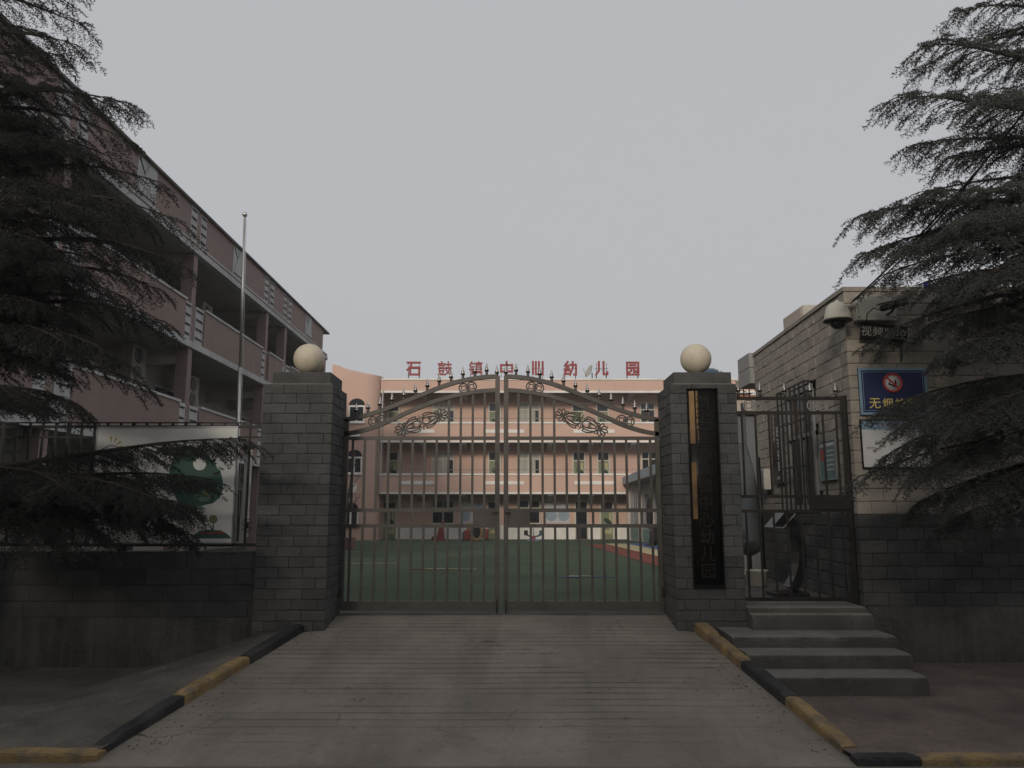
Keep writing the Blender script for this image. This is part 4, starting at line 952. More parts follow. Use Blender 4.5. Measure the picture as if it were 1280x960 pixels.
# visitor stand behind the side gate
t = thing('visitor_stand', 'black curved floor stand with slanted top behind the side gate', 'stand', at(985, 742, 9.75))
VY = 9.8
def vp(px, py): return at(px, py, VY)
cl = [vp(988, 736), vp(995, 722), vp(999, 705), vp(999.5, 690), vp(996, 672), vp(989, 657), vp(981, 648)]
cb = MB(); vs = []
for i, p_ in enumerate(cl):
    d = (cl[min(i + 1, len(cl) - 1)] - cl[max(i - 1, 0)]).normalized(); nn = Vector((-d.z, 0, d.x)); ww = (.055, .05, .045, .045, .05, .055, .06)[i]
    for o1, o2 in ((-1, -1), (-1, 1), (1, 1), (1, -1)): vs.append(p_ + nn * ww * o1 + Vector((0, .11 * o2, 0)))
k_ = len(cl); cb.face_set(vs, [(i * 4 + j, i * 4 + (j + 1) % 4, i * 4 + 4 + (j + 1) % 4, i * 4 + 4 + j) for i in range(k_ - 1) for j in range(4)] + [(0, 1, 2, 3), tuple(4 * k_ - 4 + j for j in (3, 2, 1, 0))]); cb.build('curved_column', K['black_plastic'], t)
a, b = vp(964, 744), vp(1004, 736); part('base_plate', K['black_plastic'], t, (a.x, b.x, VY - .22, VY + .22, .60, .66), bev=.01)
pa, pb = vp(960, 659), vp(986, 642); 
MB().prism([pa + Vector((0, -.16, 0)), vp(974, 659) + Vector((0, -.16, 0)), pb + Vector((.02, -.16, 0)), vp(975, 641) + Vector((0, -.16, 0))], (0, .32, 0)).build('slanted_top', K['black_plastic'], t)
MB().bar(vp(974, 659) + Vector((0, -.165, 0)), pb + Vector((.02, -.165, 0)), .014).build('top_edge', K['alu'], t); MB().bar(pa + Vector((0, -.165, 0)), vp(974, 659) + Vector((0, -.165, 0)), .012).build('top_edge', K['alu'], t)
t = thing('white_pot', 'low cream plastic tub standing behind the side gate', 'tub', at(942, 728, 11.1))
c_ = Vector((3.31, 11.1, .60)); MB().lathe([(.11, 0), (.13, .02), (.145, .19), (.155, .20), (.155, .215), (.14, .215), (.125, .05)], c_, 28).build('tub', K['cream_plastic'], t)

# ================================================================== FAR SCHOOL BUILDING
FB = 47.9                               # facade plane
def qx(px): return (px - 640) / 1000 * (FB * CT + 5 * ST)
def qz(py, Y=FB): return at(640, py, Y).z
def bx(px, Y=FB): return (px - 640) / 1000 * (Y * CT + 4 * ST)
gz0 = yard_z(FB)
X_L, X_R = qx(475), 15.0
DEP = 1.9                              # depth of the open galleries
zR, zR1 = qz(475), qz(488.5); z3t, z3b = qz(529.5), qz(552); z2t, z2b = qz(594), qz(616.5)
t = sch = thing('school_building', 'three-storey pink school building with open galleries across the yard', 'building', (0, FB, gz0))
part('back_wall', K['pink'], t, (X_L - .2, X_R, FB + DEP, FB + DEP + 9, gz0 - .3, zR - .3))
part('roof_slab', K['soff'], t, (X_L, X_R, FB + .16, FB + DEP + 9, zR1 + .05, zR - .25))
part('roof_parapet', K['pink'], t, (X_L, X_R, FB, FB + .15, zR1, zR))
part('roof_coping', K['white'], t, (X_L, X_R, FB - .05, FB + .2, zR + .001, zR + .09)); part('roof_drip_band', K['white'], t, (X_L, X_R, FB - .03, FB + .15, zR1 - .12, zR1 - .001))
for (zt, zb_, nm) in ((z3t, z3b, 'floor'), (z2t, z2b, 'floor')):
    part('gallery_parapet', K['pink'], t, (X_L, X_R, FB, FB + .14, zb_ + .06, zt))
    part('parapet_coping', K['white'], t, (X_L, X_R, FB - .05, FB + .17, zt + .001, zt + .10))
    part('drip_band', K['white'], t, (X_L, X_R, FB - .03, FB + .14, zb_ - .05, zb_ + .058))
    part('gallery_slab', K['soff'], t, (X_L, X_R, FB + .142, FB + DEP + .05, zb_ + .02, zb_ + .17))
    hr = MB().tube([(X_L, FB + .05, zt + .33), (X_R, FB + .05, zt + .33)], .022, 6).build('handrail', K['rail_lt'], t)
    x = X_L + .4
    while x < X_R:
        MB().bar((x, FB + .05, zt + .10), (x, FB + .05, zt + .33), .025).build('baluster', K['rail_lt'], hr); x += 2.6
    zc = (zb_ + .06 + zt) / 2 + .05
    for p0, p1 in ((500, 543), (607, 655), (717, 768), (826, 870)):
        part('relief_bar', K['white'], t, (qx(p0), qx(p1), FB - .035, FB - .001, zc - .10, zc + .10))
for zt in (zR1 + .05, z3b + .02, z2b + .02):
    for px in (528, 580, 634, 687, 738, 791, 844):
        x = bx(px, FB + .5); MB().prism([(x - .16, FB + .15, zt), (x - .16, FB + DEP, zt), (x - .16, FB + DEP, zt - .5), (x - .16, FB + .35, zt - .22), (x - .16, FB + .15, zt - .16)], (.32, 0, 0)).build('beam', K['soff'], t)
WB = FB + DEP                         # back wall plane
def wx(px): return bx(px, WB)
def opening_window(p0, p1, y0, y1, curtain, lit=False):
    x0, x1, z0, z1 = wx(p0), wx(p1), qz(y1, WB), qz(y0, WB)
    w = part('window', K['curtain'] if curtain else K['glass'], t, (x0, x1, WB - .03, WB - .004, z0, z1))
    zm = z0 + (z1 - z0) * .66; xm = (x0 + x1) / 2; f = .07
    for q in ((x0, x1, z1 - f, z1), (x0, x1, z0, z0 + f), (x0, x0 + f, z0 + f, z1 - f), (x1 - f, x1, z0 + f, z1 - f), (x0 + f, x1 - f, zm - f / 2, zm + f / 2)):
        part('frame', K['frame'], w, (q[0], q[1], WB - .06, WB - .0305, q[2], q[3]))
    part('frame', K['frame'], w, (xm - f / 2, xm + f / 2, WB - .058, WB - .0305, z0 + f, zm - f / 2)); part('frame', K['frame'], w, (xm - f / 2, xm + f / 2, WB - .058, WB - .0305, zm + f / 2, z1 - f))
    if curtain: part('pane', K['glass'], w, (x1 - (x1 - x0) * .2, x1 - f, WB - .036, WB - .0302, z0 + f, zm - f))
    part('sill', K['white'], w, (x0 - .06, x1 + .06, WB - .12, WB - .001, z0 - .08, z0 - .002))
def opening_door(p0, p1, ztop, zfl, open_=False):
    x0, x1 = wx(p0), wx(p1); z1 = ztop; f = .09; zm = z1 - .62
    d = part('door', K['glass'] if open_ else K['door'], t, (x0 + f, x1 - f, WB - .03, WB - .004, zfl, zm))
    part('transom_pane', K['glass'], d, (x0 + f, x1 - f, WB - .03, WB - .004, zm + .07, z1 - f))
    for q in ((x0, x1, z1 - f, z1), (x0, x0 + f, zfl, z1 - f), (x1 - f, x1, zfl, z1 - f), (x0 + f, x1 - f, zm + .001, zm + .069)): part('frame', K['frame'], d, (q[0], q[1], WB - .07, WB - .0035, q[2], q[3]))
    if not open_:
        c = Vector(((x0 + x1) / 2 + .05, WB - .031, zm - .62)); MB().prism([c + Vector((.28 * math.cos(a_) * math.cos(.6) + .14 * math.sin(a_) * math.sin(.6), 0, -.28 * math.cos(a_) * math.sin(.6) + .14 * math.sin(a_) * math.cos(.6))) for a_ in fr(0, 6.283, 15)[:-1]], (0, -.006, 0)).build('leaf_motif', K['leafpaint'], d)
        c = Vector(((x0 + x1) / 2, WB - .031, zm - 1.35)); MB().prism([c + Vector((.26 * math.cos(a_), 0, .2 * math.sin(a_))) for a_ in fr(0, 3.14, 10)], (0, -.006, 0)).build('flower_motif', K['yelpaint'], d)
        part('pull_strip', K['yelpaint'], d, (x1 - f - .2, x1 - f - .06, WB - .034, WB - .0301, zfl + .3, zm - .1))
for (y0, y1, fl) in ((503, 530, z3b + .17), (564, 593, z2b + .17)):
    for p0, p1 in ((483, 499), (610, 626.5), (715, 731.5), (745.5, 762)): opening_door(p0, p1, qz(y0, WB), fl)
    for i, (p0, p1) in enumerate(((540, 568), (646, 675), (801, 820), (850, 878))): opening_window(p0, p1, y0, y1, i < 2)
for p0, p1, op in ((480, 498, False), (609, 626, False), (717, 734, True), (748, 765.5, False)): opening_door(p0, p1, qz(626, WB), gz0, op)
for p0, p1 in ((541, 569), (646, 675)): opening_window(p0, p1, 625, 655, False)
# white dado of the ground floor, between the doors
zD = qz(656.5, WB)
for p0, p1 in ((468, 480), (498, 609), (626, 717), (734, 748), (765.5, 783)): part('white_dado', K['white'], t, (wx(p0), wx(p1), WB - .045, WB - .001, gz0 - .2, zD))
for p0, p1, y0, y1 in ((575, 592, 629, 655), (592, 606, 629, 642), (681, 711, 629, 654)):
    o = part('wall_poster', K['paper'], t, (wx(p0), wx(p1), WB - .02, WB - .001, qz(y1, WB), qz(y0, WB)))
    n_ = 2 if p1 - p0 > 20 else 1
    for k in range(n_):
        c = Vector((wx(p0 + (p1 - p0) * (k + .5) / n_), WB - .021, qz(y0 + (y1 - y0) * .6, WB))); MB().prism([c + Vector(((.36 if n_ == 2 else .28) * math.cos(a_), 0, .36 * math.sin(a_))) for a_ in fr(0, 6.283, 17)[:-1]], (0, -.004, 0)).build('poster_picture', K['pale_blue'], o)
# stair tower with wavy top and rounded corner
tw = []
TL, TR = qx(415.5), qx(475.5)
prof = [(415.5, 457.5), (419, 457.3), (424, 459), (431, 463), (440, 467.5), (449, 470.2), (458, 470.8), (467, 470), (471, 470.2)]
TB = FB - .55; rc = .9
pl = [(TL, TB + 5), (TL, TB)] + [(TR - rc + rc * math.sin(a_), TB + rc - rc * math.cos(a_)) for a_ in fr(0, math.pi / 2, 10)] + [(TR, TB + 5)]
def topz(x):
    pxx = 640 + x / (FB * CT + 5 * ST) * 1000
    return qz(interp(prof, max(415.6, min(470.9, pxx))))
ring = []
for (a, b) in zip(pl[:-1], pl[1:]):
    n_ = max(1, int((Vector(b) - Vector(a)).length / .35)); ring += [(a[0] + (b[0] - a[0]) * k / n_, a[1] + (b[1] - a[1]) * k / n_) for k in range(n_)]
ring.append(pl[-1]); n_ = len(ring)
vs = [(x, y, gz0 - .3) for x, y in ring] + [(x, y, topz(x)) for x, y in ring]
fs = [(i, (i + 1) % n_, n_ + (i + 1) % n_, n_ + i) for i in range(n_)] + [tuple(range(n_, 2 * n_))]
MB().face_set(vs, fs).build('stair_tower', K['pink'], t)
for (p0, p1, y0, y1) in ((437.5, 457.5, 498, 528), (437, 456, 562, 592), (434.5, 453.5, 628, 658)):
    x0, x1, z0, z1 = qx(p0), qx(p1), qz(y1, TB), qz(y0, TB); zs = z1 - .42; w_ = x1 - x0
    arc = [((x0 + x1) / 2 + w_ / 2 * math.cos(a_), zs + .42 * math.sin(a_)) for a_ in fr(0, math.pi, 14)]
    o = MB().prism([(x0, TB - .02, z0), (x1, TB - .02, z0)] + [(x, TB - .02, z) for x, z in arc], (0, .018, 0)).build('arched_window', K['glass'], t)
    f = .08
    for q in ((x0, x1, zs - .10, zs), (x0, x1, z0, z0 + f), (x0, x0 + f, z0 + f, zs - .1), (x1 - f, x1, z0 + f, zs - .1), ((x0 + x1) / 2 - .05, (x0 + x1) / 2 + .05, z0 + f, zs - .1)): part('frame', K['white'], o, (q[0], q[1], TB - .05, TB - .0205, q[2], q[3]))
    part('sill', K['white'], o, (x0 - .06, x1 + .06, TB - .12, TB - .001, z0 - .07, z0 - .002))
for (p0, p1, y0, y1) in ((441, 452.5, 541, 550), (442.5, 450.5, 604, 616)): part('white_plaque', K['white'], t, (qx(p0), qx(p1), TB - .03, TB - .001, qz(y1, TB), qz(y0, TB)))
part('downpipe', K['greyw'], t, (qx(477), qx(478.5), FB - .12, FB - .03, z2b, zR1))

# roof letters
GLYPH = {
 '石': [[(0, .95), (1, .95)], [(.30, .95), (.28, .66), (0, .40)], [(.22, .05), (.22, .58), (.95, .58), (.95, .05), (.22, .05)]],
 '鼓': [[(0, .86), (.5, .86)], [(.25, 1), (.25, .72)], [(.04, .72), (.46, .72)], [(.08, .56), (.42, .56), (.42, .34), (.08, .34), (.08, .56)], [(.12, .26), (.18, .08)], [(.38, .26), (.32, .08)], [(0, .05), (.5, .05)],
        [(.54, .80), (1, .80)], [(.77, 1), (.77, .56)], [(.56, .56), (.97, .56)], [(.95, .56), (.76, .22), (.54, .03)], [(.60, .42), (.78, .2), (1, .03)]],
 '镇': [[(.18, 1), (.02, .76)], [(.10, .86), (.38, .86)], [(.05, .64), (.38, .64)], [(.02, .42), (.40, .42)], [(.20, .64), (.20, .07), (.38, .17)], [(.46, .91), (1, .91)], [(.74, 1), (.74, .8)],
        [(.55, .78), (.93, .78), (.93, .28), (.55, .28), (.55, .78)], [(.55, .62), (.93, .62)], [(.55, .45), (.93, .45)], [(.45, .2), (1, .2)], [(.60, .2), (.50, .03)], [(.88, .2), (.98, .03)]],
 '中': [[(.05, .76), (.95, .76), (.95, .28), (.05, .28), (.05, .76)], [(.5, 1), (.5, 0)]],
 '心': [[(.08, 1), (.08, .12)], [(.33, 1), (.33, .07), (.90, .07)], [(.60, 1), (.60, .30)], [(.92, 1), (.92, .07)]],
 '幼': [[(.30, 1), (.08, .72), (.34, .72), (.05, .36), (.40, .38)], [(.36, .55), (.44, .34)], [(.20, .36), (.02, .08), (.42, .12)], [(.50, .78), (.96, .78), (.96, .05), (.80, .05)], [(.70, 1), (.70, .55), (.48, .03)]],
 '儿': [[(.28, 1), (.28, .35), (.02, .03)], [(.68, 1), (.68, .07), (1, .07), (1, .22)]],
 '园': [[(.05, .95), (.95, .95), (.95, .05), (.05, .05), (.05, .95)], [(.28, .76), (.72, .76)], [(.20, .56), (.80, .56)], [(.40, .56), (.36, .32), (.20, .2)], [(.60, .56), (.60, .24), (.82, .24), (.82, .34)]]}
def block_char(ch, x0, x1, z0, z1, Y, m, parent):
    b = MB(); w = .125 if len(GLYPH[ch]) < 8 else .085; k = 0
    for st in GLYPH[ch]:
        for (a, c) in zip(st[:-1], st[1:]):
            A = Vector((x0 + (x1 - x0) * a[0], Y + .0015 * (k % 4), z0 + (z1 - z0) * a[1])); C = Vector((x0 + (x1 - x0) * c[0], A.y, z0 + (z1 - z0) * c[1])); d = (C - A).normalized() * w * .45
            b.bar(A - d, C + d, .09, w, (0, 0, 1)) if abs(d.z) < 1e-6 else b.bar(A - d, C + d, w, .09, (0, 1, 0)); k += 1
    return b.build('character', m, parent)
RY = FB + .35
for ch_, p0, p1 in (('石', 508.5, 526), ('鼓', 547, 565), ('镇', 586, 603.5), ('中', 624.5, 642), ('心', 664, 680.5), ('幼', 704, 721.5), ('儿', 743.5, 760), ('园', 782, 799.5)):
    x0, x1 = (p0 - 640) / 1000 * (RY * CT + 9 * ST), (p1 - 640) / 1000 * (RY * CT + 9 * ST); z0, z1 = qz(470, RY), qz(451.5, RY)
    which = {'石': 'first', '鼓': 'second', '镇': 'third', '中': 'fourth', '心': 'fifth', '幼': 'sixth', '儿': 'seventh', '园': 'last'}[ch_]
    t = thing('roof_letter', 'red steel character %s, %s of the eight standing on the school roof' % (ch_, which), 'roof sign', ((x0 + x1) / 2, RY, zR + .09), 'red characters on the school roof')
    block_char(ch_, x0 + .05, x1 - .05, z0 + .05, z1 - .05, RY, K['red_letter'], t)
    for x in (x0 + .10, x1 - .10):
        MB().bar((x, RY + .02, zR - .2), (x, RY + .02, z1 - .1), .03).build('support', K['steel'], t); MB().bar((x, RY + .7, zR - .22), (x, RY + .03, z0 + .4), .03).build('brace', K['steel'], t)
    MB().bar((x0, RY + .06, (z0 + z1) / 2), (x1, RY + .06, (z0 + z1) / 2), .03).build('crossbar', K['steel'], t)
# satellite dish
DY = FB + 1.2
t = thing('satellite_dish', 'grey satellite dish on the school roof between the last characters', 'satellite dish', (at(741, 474, DY).x, DY, zR - .2))
c_ = at(738, 465, DY); Md = Vector((-.86, -.30, .40)).to_track_quat('Z', 'Y').to_matrix().to_4x4()
MB().lathe([(0.0, .0), (.16, .02), (.32, .07), (.41, .125), (.425, .13), (.41, .14), (.32, .09), (.16, .04), (0, .02)], c_, 28, M=Md).build('dish', K['dish'], t)
MB().tube([c_ + Md @ Vector((0, -.40, .12)), c_ + Md @ Vector((0, 0, .55))], .012, 6).build('feed_arm', K['steel'], t)
MB().tube([(c_.x + .12, DY, zR - .25), c_ + Vector((.10, 0, -.05))], .035, 8).build('mast', K['steel'], t); part('mount', K['steel'], t, (c_.x + .05, c_.x + .45, DY - .15, DY + .15, zR - .22, zR + .05))

# side wing with blue-grey eave
t = thing('side_wing', 'single-storey pale side wing with blue-grey eave at the yard edge', 'building', (7.5, 38, 0))
pA, pB = Vector((6.9, 47.8, 0)), Vector((8.1, 28, 0)); eA, eB = Vector((6.55, 47.8, 0)), Vector((5.86, 29, 0))
zE = 3.15; gz = yard_z(40)
MB().prism([(pA.x, pA.y, -.4), (pB.x, pB.y, -.4), (13, 28, -.4), (13, 47.8, -.4)], (0, 0, zE + .38)).build('wall', K['shed_w'], t)
MB().prism([(eA.x, eA.y, zE), (eB.x, eB.y, zE), (13.2, 27.6, zE), (13.2, 47.8, zE)], (0, 0, .03)).build('eave_soffit', K['soff'], t)
MB().prism([(eA.x, eA.y, zE + .031), (eB.x, eB.y, zE + .031), (13.2, 27.6, zE + .031), (13.2, 47.8, zE + .031)], (0, 0, .40)).build('eave_fascia', K['fascia'], t)
dW = (pB - pA).normalized(); nW = Vector((-dW.y, dW.x, 0)); nW = nW if nW.x < 0 else -nW
for u, wd, zt in ((1.6, 1.0, 2.35), (4.4, 1.0, 2.5), (6.9, 1.1, 2.5), (9.6, 1.0, 2.5), (13.2, 1.0, 2.5)):
    a, b = pA + dW * u, pA + dW * (u + wd)
    o = MB().prism([a + nW * .004 + Vector((0, 0, .75)), b + nW * .004 + Vector((0, 0, .75)), b + nW * .03 + Vector((0, 0, .75)), a + nW * .03 + Vector((0, 0, .75))], (0, 0, zt - .75)).build('window', K['glass'], t)
    for q in (a, b, (a + b) / 2): MB().bar(q + nW * .04 + Vector((0, 0, .75)), q + nW * .04 + Vector((0, 0, zt)), .05).build('frame', K['alu'], o)
for u in (0.3, 3.4, 6.2, 8.8, 12): a = pA + dW * u; MB().bar(a + nW * .08 + Vector((0, 0, -.3)), a + nW * .08 + Vector((0, 0, zE)), .22).build('pilaster', K['beige'], t)
MB().prism([pA + nW * .004 + Vector((0, 0, gz)), pB + nW * .004 + Vector((0, 0, gz)), pB + nW * .02 + Vector((0, 0, gz)), pA + nW * .02 + Vector((0, 0, gz))], (0, 0, .62)).build('dado', K['teal'], t)

# ================================================================== LEFT BUILDING
LX = -9.45; LB = LX - 2.2
t = lb = thing('gallery_building', 'long pink tiled school block with open galleries along the left of the yard', 'building', (LX, 25, 0))
LY0, LY1 = 5.5, 40.05; zt_ = 10.62
colsY = [9.2, 16.15, 23.1, 30.2, 32.75, 40.0 - .25]
part('back_wall', K['gal'], t, (LB - 8, LB, LY0, LY1, -.3, zt_ - .3)); 
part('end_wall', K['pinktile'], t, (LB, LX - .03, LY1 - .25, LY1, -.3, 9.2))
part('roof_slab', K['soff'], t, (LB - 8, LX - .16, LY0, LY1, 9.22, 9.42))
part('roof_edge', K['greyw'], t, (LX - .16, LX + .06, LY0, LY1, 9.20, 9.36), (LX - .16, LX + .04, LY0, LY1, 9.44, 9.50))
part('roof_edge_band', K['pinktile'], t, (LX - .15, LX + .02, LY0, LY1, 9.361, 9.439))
part('roof_coping', K['step'], t, (LX - .25, LX + .10, LY0, LY1 + .06, zt_ - .07, zt_))
def louvre(y0, y1, z0, z1, m='greyw', n=4):
    o = part('louvre_panel', K[m], t, (LX - .13, LX + .005, y0, y1, z0, z1))
    for k in range(n):
        z = z0 + (z1 - z0) * (k + .55) / n; part('louvre_slot', K['ink'], o, (LX + .0052, LX + .009, y0 + .05, y1 - .08, z - .022, z + .022)); part('louvre_blade', K['greyw'], o, (LX + .005, LX + .05, y0 + .03, y1 - .03, z + .03, z + .055))
segs = []
prev = LY0
for c in colsY:
    a, b = max(prev, LY0), c - .62
    if b - a > 1: segs.append((a, b))
    prev = c + .62
for (a, b) in segs:
    if b - a > 5:
        mid = (a + b) / 2 + .0
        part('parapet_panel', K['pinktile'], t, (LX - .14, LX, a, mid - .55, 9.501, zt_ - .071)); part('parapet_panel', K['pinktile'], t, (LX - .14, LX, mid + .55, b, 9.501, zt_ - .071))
        o = part('triangle_panel', K['greyw'], t, (LX - .14, LX + .012, mid - .549, mid + .549, 9.42, zt_ - .072))
        MB().prism([(LX + .013, mid - .5, 9.6), (LX + .013, mid + .5, 9.6), (LX + .013, mid, 10.45)], (.05, 0, 0)).build('triangle_relief', K['greyw'], o)
        MB().bar((LX + .02, mid - .5, 10.5), (LX + .02, mid + .45, 9.55), .02, .03).build('triangle_relief', K['ink'], o)
    else: part('parapet_panel', K['pinktile'], t, (LX - .14, LX, a, b, 9.501, zt_ - .071))
for c in colsY:
    if c > 39: continue
    louvre(c - .60, c - .14, 9.50, zt_ - .072); louvre(c + .14, c + .60, 9.50, zt_ - .072)
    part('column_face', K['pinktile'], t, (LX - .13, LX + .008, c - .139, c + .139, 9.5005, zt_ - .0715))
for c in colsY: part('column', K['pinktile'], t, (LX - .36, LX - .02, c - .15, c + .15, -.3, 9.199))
for (zf, top) in ((6.40, 7.70), (3.30, 4.72)):
    part('gallery_slab', K['soff'], t, (LB, LX - .02, LY0, LY1, zf - .05, zf + .12))
    part('slab_edge', K['greyw'], t, (LX - .019, LX + .06, LY0, LY1, zf - .06, zf + .13))
    prev = LY0
    for c in colsY:
        a, b = prev, c - .16
        if b - a > .6:
            lv = b - a > 4
            a2, b2 = (a + (.62 if a > LY0 else 0), b - .5) if lv else (a + .05, b - .35)
            part('balustrade_panel', K['pinktile'], t, (LX - .09, LX + .05, a2, b2, zf + .131, top - .07)); part('balustrade_coping', K['greyw'], t, (LX - .13, LX + .09, a2, b2, top - .069, top))
            if a2 - a > .3: louvre(a, a2 - .005, zf + .131, top - .05)
            if b - b2 > .3: louvre(b2 + .005, b, zf + .131, top - .05)
        prev = c + .16
# doors, windows of the galleries
for zf in (.35, 3.42, 6.52):
    for c0, c1 in zip(colsY[:-1], colsY[1:]):
        if c1 - c0 < 4: continue
        for u, wd, kind in ((.9, 1.0, 'd'), (2.6, 1.7, 'w'), (4.9, 1.3, 'w')):
            y0 = c0 + u; z0, z1 = (zf, zf + 2.15) if kind == 'd' else (zf + .95, zf + 2.2)
            o = part('door' if kind == 'd' else 'window', K['glass'], t, (LB + .004, LB + .03, y0, y0 + wd, z0, z1))
            for q in ((y0, y0 + wd, z1, z1 + .06), (y0 - .05, y0, z0, z1 + .06), (y0 + wd, y0 + wd + .05, z0, z1 + .06), (y0 + wd / 2 - .025, y0 + wd / 2 + .025, z0, z1)): part('frame', K['greyw'], o, (LB + .003, LB + .05, *q))
    for c in colsY:
        MB().prism([(LX - .37, c - .12, zf + 2.68), (LB + .01, c - .12, zf + 2.68), (LB + .01, c - .12, zf + 2.3), (LX - .37, c - .12, zf + 2.45)], (0, .24, 0)).build('beam', K['soff'], t)
# air conditioners hung under the galleries
def ac_unit(y, z, twin, label):
    X = LX - 1.25; h = 1.1 if twin else .62
    t = thing('air_conditioner', label, 'air conditioner', (X, y, z - h / 2), 'air conditioners in the galleries')
    part('casing', K['gal'], t, (X - .32, X, y - .45, y + .45, z - h / 2, z + h / 2), bev=.02)
    for k in range(2 if twin else 1):
        zc = z + (0 if not twin else (.26 if k else -.26))
        o = MB().lathe([(.23, 0), (.23, .012), (.20, .016)], (X + .001, y - .08, zc), 24, 'x').build('fan_opening', K['black_plastic'], t)
        for r2 in (.08, .15, .215): MB().tube([Vector((X + .022, y - .08 + r2 * math.cos(q), zc + r2 * math.sin(q))) for q in fr(0, 6.283, 21)[:-1]], .006, 4, True).build('fan_guard', K['greyw'], o)
    part('bracket', K['steel'], t, (LB + .01, X - .02, y - .4, y - .36, z - h / 2 - .05, z - h / 2 - .001), (LB + .01, X - .02, y + .36, y + .4, z - h / 2 - .05, z - h / 2 - .001))
for (y, z, tw_, l) in ((18.9, 8.72, False, 'single-fan air conditioner on the top gallery, nearest the big dark cedar'), (22.7, 8.55, False, 'single-fan air conditioner on the top gallery just before the second visible column'), (27.4, 8.5, False, 'single-fan air conditioner on the top gallery behind the flagpole'),
                       (30.9, 8.2, False, 'farthest single-fan air conditioner on the top gallery'), (22.6, 5.75, True, 'twin-fan air conditioner on the middle gallery beside the cedar'), (26.6, 5.55, True, 'twin-fan air conditioner on the middle gallery left of the flagpole')):
    ac_unit(y, z, tw_, l)

# flagpole
t = thing('flagpole', 'slim bare steel flagpole in the yard in front of the left block', 'flagpole', (at(296, 640, 20).x, 20, .3))
b0, b1 = at(295.5, 640, 20), at(306, 271, 20); b0.z = .3
mid = b0.lerp(b1, .55)
MB().tube([b0, mid], .048, 12).build('lower_pole', K['steel_lt'], t); MB().tube([mid, b1], [.036, .030], 12).build('upper_pole', K['steel_lt'], t)
MB().lathe([(0, -.07), (.05, -.05), (.07, 0), (.05, .05), (0, .07)], b1 + Vector((0, 0, .06)), 16).build('ball', K['steel_lt'], t)
MB().tube([b1 + Vector((.05, 0, -.1)), b0 + Vector((.07, 0, 1.2))], .006, 4).build('halyard', K['paper'], t)
part('base', K['step'], t, (b0.x - .3, b0.x + .3, 19.7, 20.3, .2, .42), bev=.01)

# ================================================================== YARD OBJECTS
def gpt(px, py, Y): p = at(px, py, Y); p.z = yard_z(Y); return p
TY = 46.0
c = gpt(550, 675, TY); t = thing('rocking_toy', 'red plastic rocking toy with a tall back by the white dado', 'toy', c)
S7 = .72
pr = [(-.55, .05), (-.55, .32), (-.38, .42), (-.22, .36), (-.10, .95), (.02, 1.3), (.22, 1.22), (.30, .35), (.42, .12), (.3, .0), (-.4, .0)]
MB().prism([c + Vector((x * S7, -.22, z * S7)) for x, z in pr], (0, .44, 0)).build('body', K['red_plastic'], t)
MB().tube([c + Vector((.25, 0, 0)), c + Vector((.27, 0, .65)), c + Vector((.20, 0, 1.04))], .03, 8).build('handle', K['paper'], t); MB().lathe([(.07, -.08), (.10, 0), (.07, .08)], c + Vector((.16, 0, .99)), 12).build('head', K['red_plastic'], t)
MB().lathe([(.13, -.12), (.13, .12)], c + Vector((-.34, 0, .13)), 16, 'y').build('wheel', K['rubber'], t)
c = gpt(596, 676, TY); SC = Matrix.Translation(c) @ Matrix.Scale(.78, 4); t = thing('climbing_toy', 'yellow and red plastic toy tunnel with a round opening', 'toy', c)
for nm, x, m, r1 in (('end_ring', 0, 'yel_plastic', .52),):
    pts = [SC @ Vector((.36 * math.cos(q), -.35, .62 + .55 * math.sin(q))) for q in fr(0, 6.283, 25)[:-1]]; MB().tube(pts, .078, 8, True).build('end_ring', K['yel_plastic'], t)
    MB().prism([SC @ Vector((.30 * math.cos(q), -.33, .62 + .48 * math.sin(q))) for q in fr(0, 6.283, 21)[:-1]], (0, .05, 0)).build('opening', K['rubber'], t)
MB().box(-.95, -.42, -.3, .4, .05, .75, bev=.08, M=SC).build('side_block', K['red_plastic'], t); MB().box(.40, .85, -.3, .4, .1, .85, bev=.1, M=SC).build('side_block', K['red_plastic'], t)
MB().box(-.75, -.45, -.1, .4, .75, 1.35, bev=.06, M=SC).build('tower', K['yel_plastic'], t); MB().box(-1.05, -.9, -.25, .3, .0, .62, bev=.04, M=SC).build('step', K['blue_plastic'], t)
MB().prism([SC @ Vector((x, -.36, z)) for x, z in ((-.12, 1.18), (.12, 1.18), (.0, 1.5))], (0, .1, 0)).build('peak', K['yel_plastic'], t)
c = gpt(667, 676, TY); t = thing('seesaw', 'small blue seesaw with seats and a centre handle', 'toy', c)
MB().tube([c + Vector((-.46, 0, .36)), c + Vector((-.22, 0, .26)), c + Vector((0, 0, .22)), c + Vector((.22, 0, .26)), c + Vector((.46, 0, .36))], .045, 8).build('beam', K['blue_plastic'], t)
for s in (-1, 1): MB().box(-.11, .11, -.11, .11, .3, .58, bev=.04, M=Matrix.Translation(c + Vector((s * .43, 0, 0)))).build('seat', K['blue_plastic'] if s > 0 else K['rubber'], t)
MB().tube([c, c + Vector((0, 0, .95))], .02, 8).build('post', K['steel'], t); MB().bar(c + Vector((-.18, 0, .93)), c + Vector((.18, 0, .93)), .03).build('crossbar', K['steel'], t)
MB().lathe([(.16, 0), (.14, .12), (.06, .26)], c, 16).build('pivot', K['red_plastic'], t); part('base', K['ltblue'], t, (c.x - .36, c.x + .3, TY - .14, TY + .14, c.z, c.z + .10), bev=.02)
c = gpt(428, 690, 31.0); t = thing('planter_box', 'low brown planter box at the foot of the stair tower', 'planter', c)
MB().box(-.55, .42, -.35, .35, 0, .45, bev=.02, M=Matrix.Translation(c)).build('box', K['terracotta'], t); MB().box(-.5, .37, -.3, .3, .43, .46, M=Matrix.Translation(c)).build('soil', K['earth'], t)
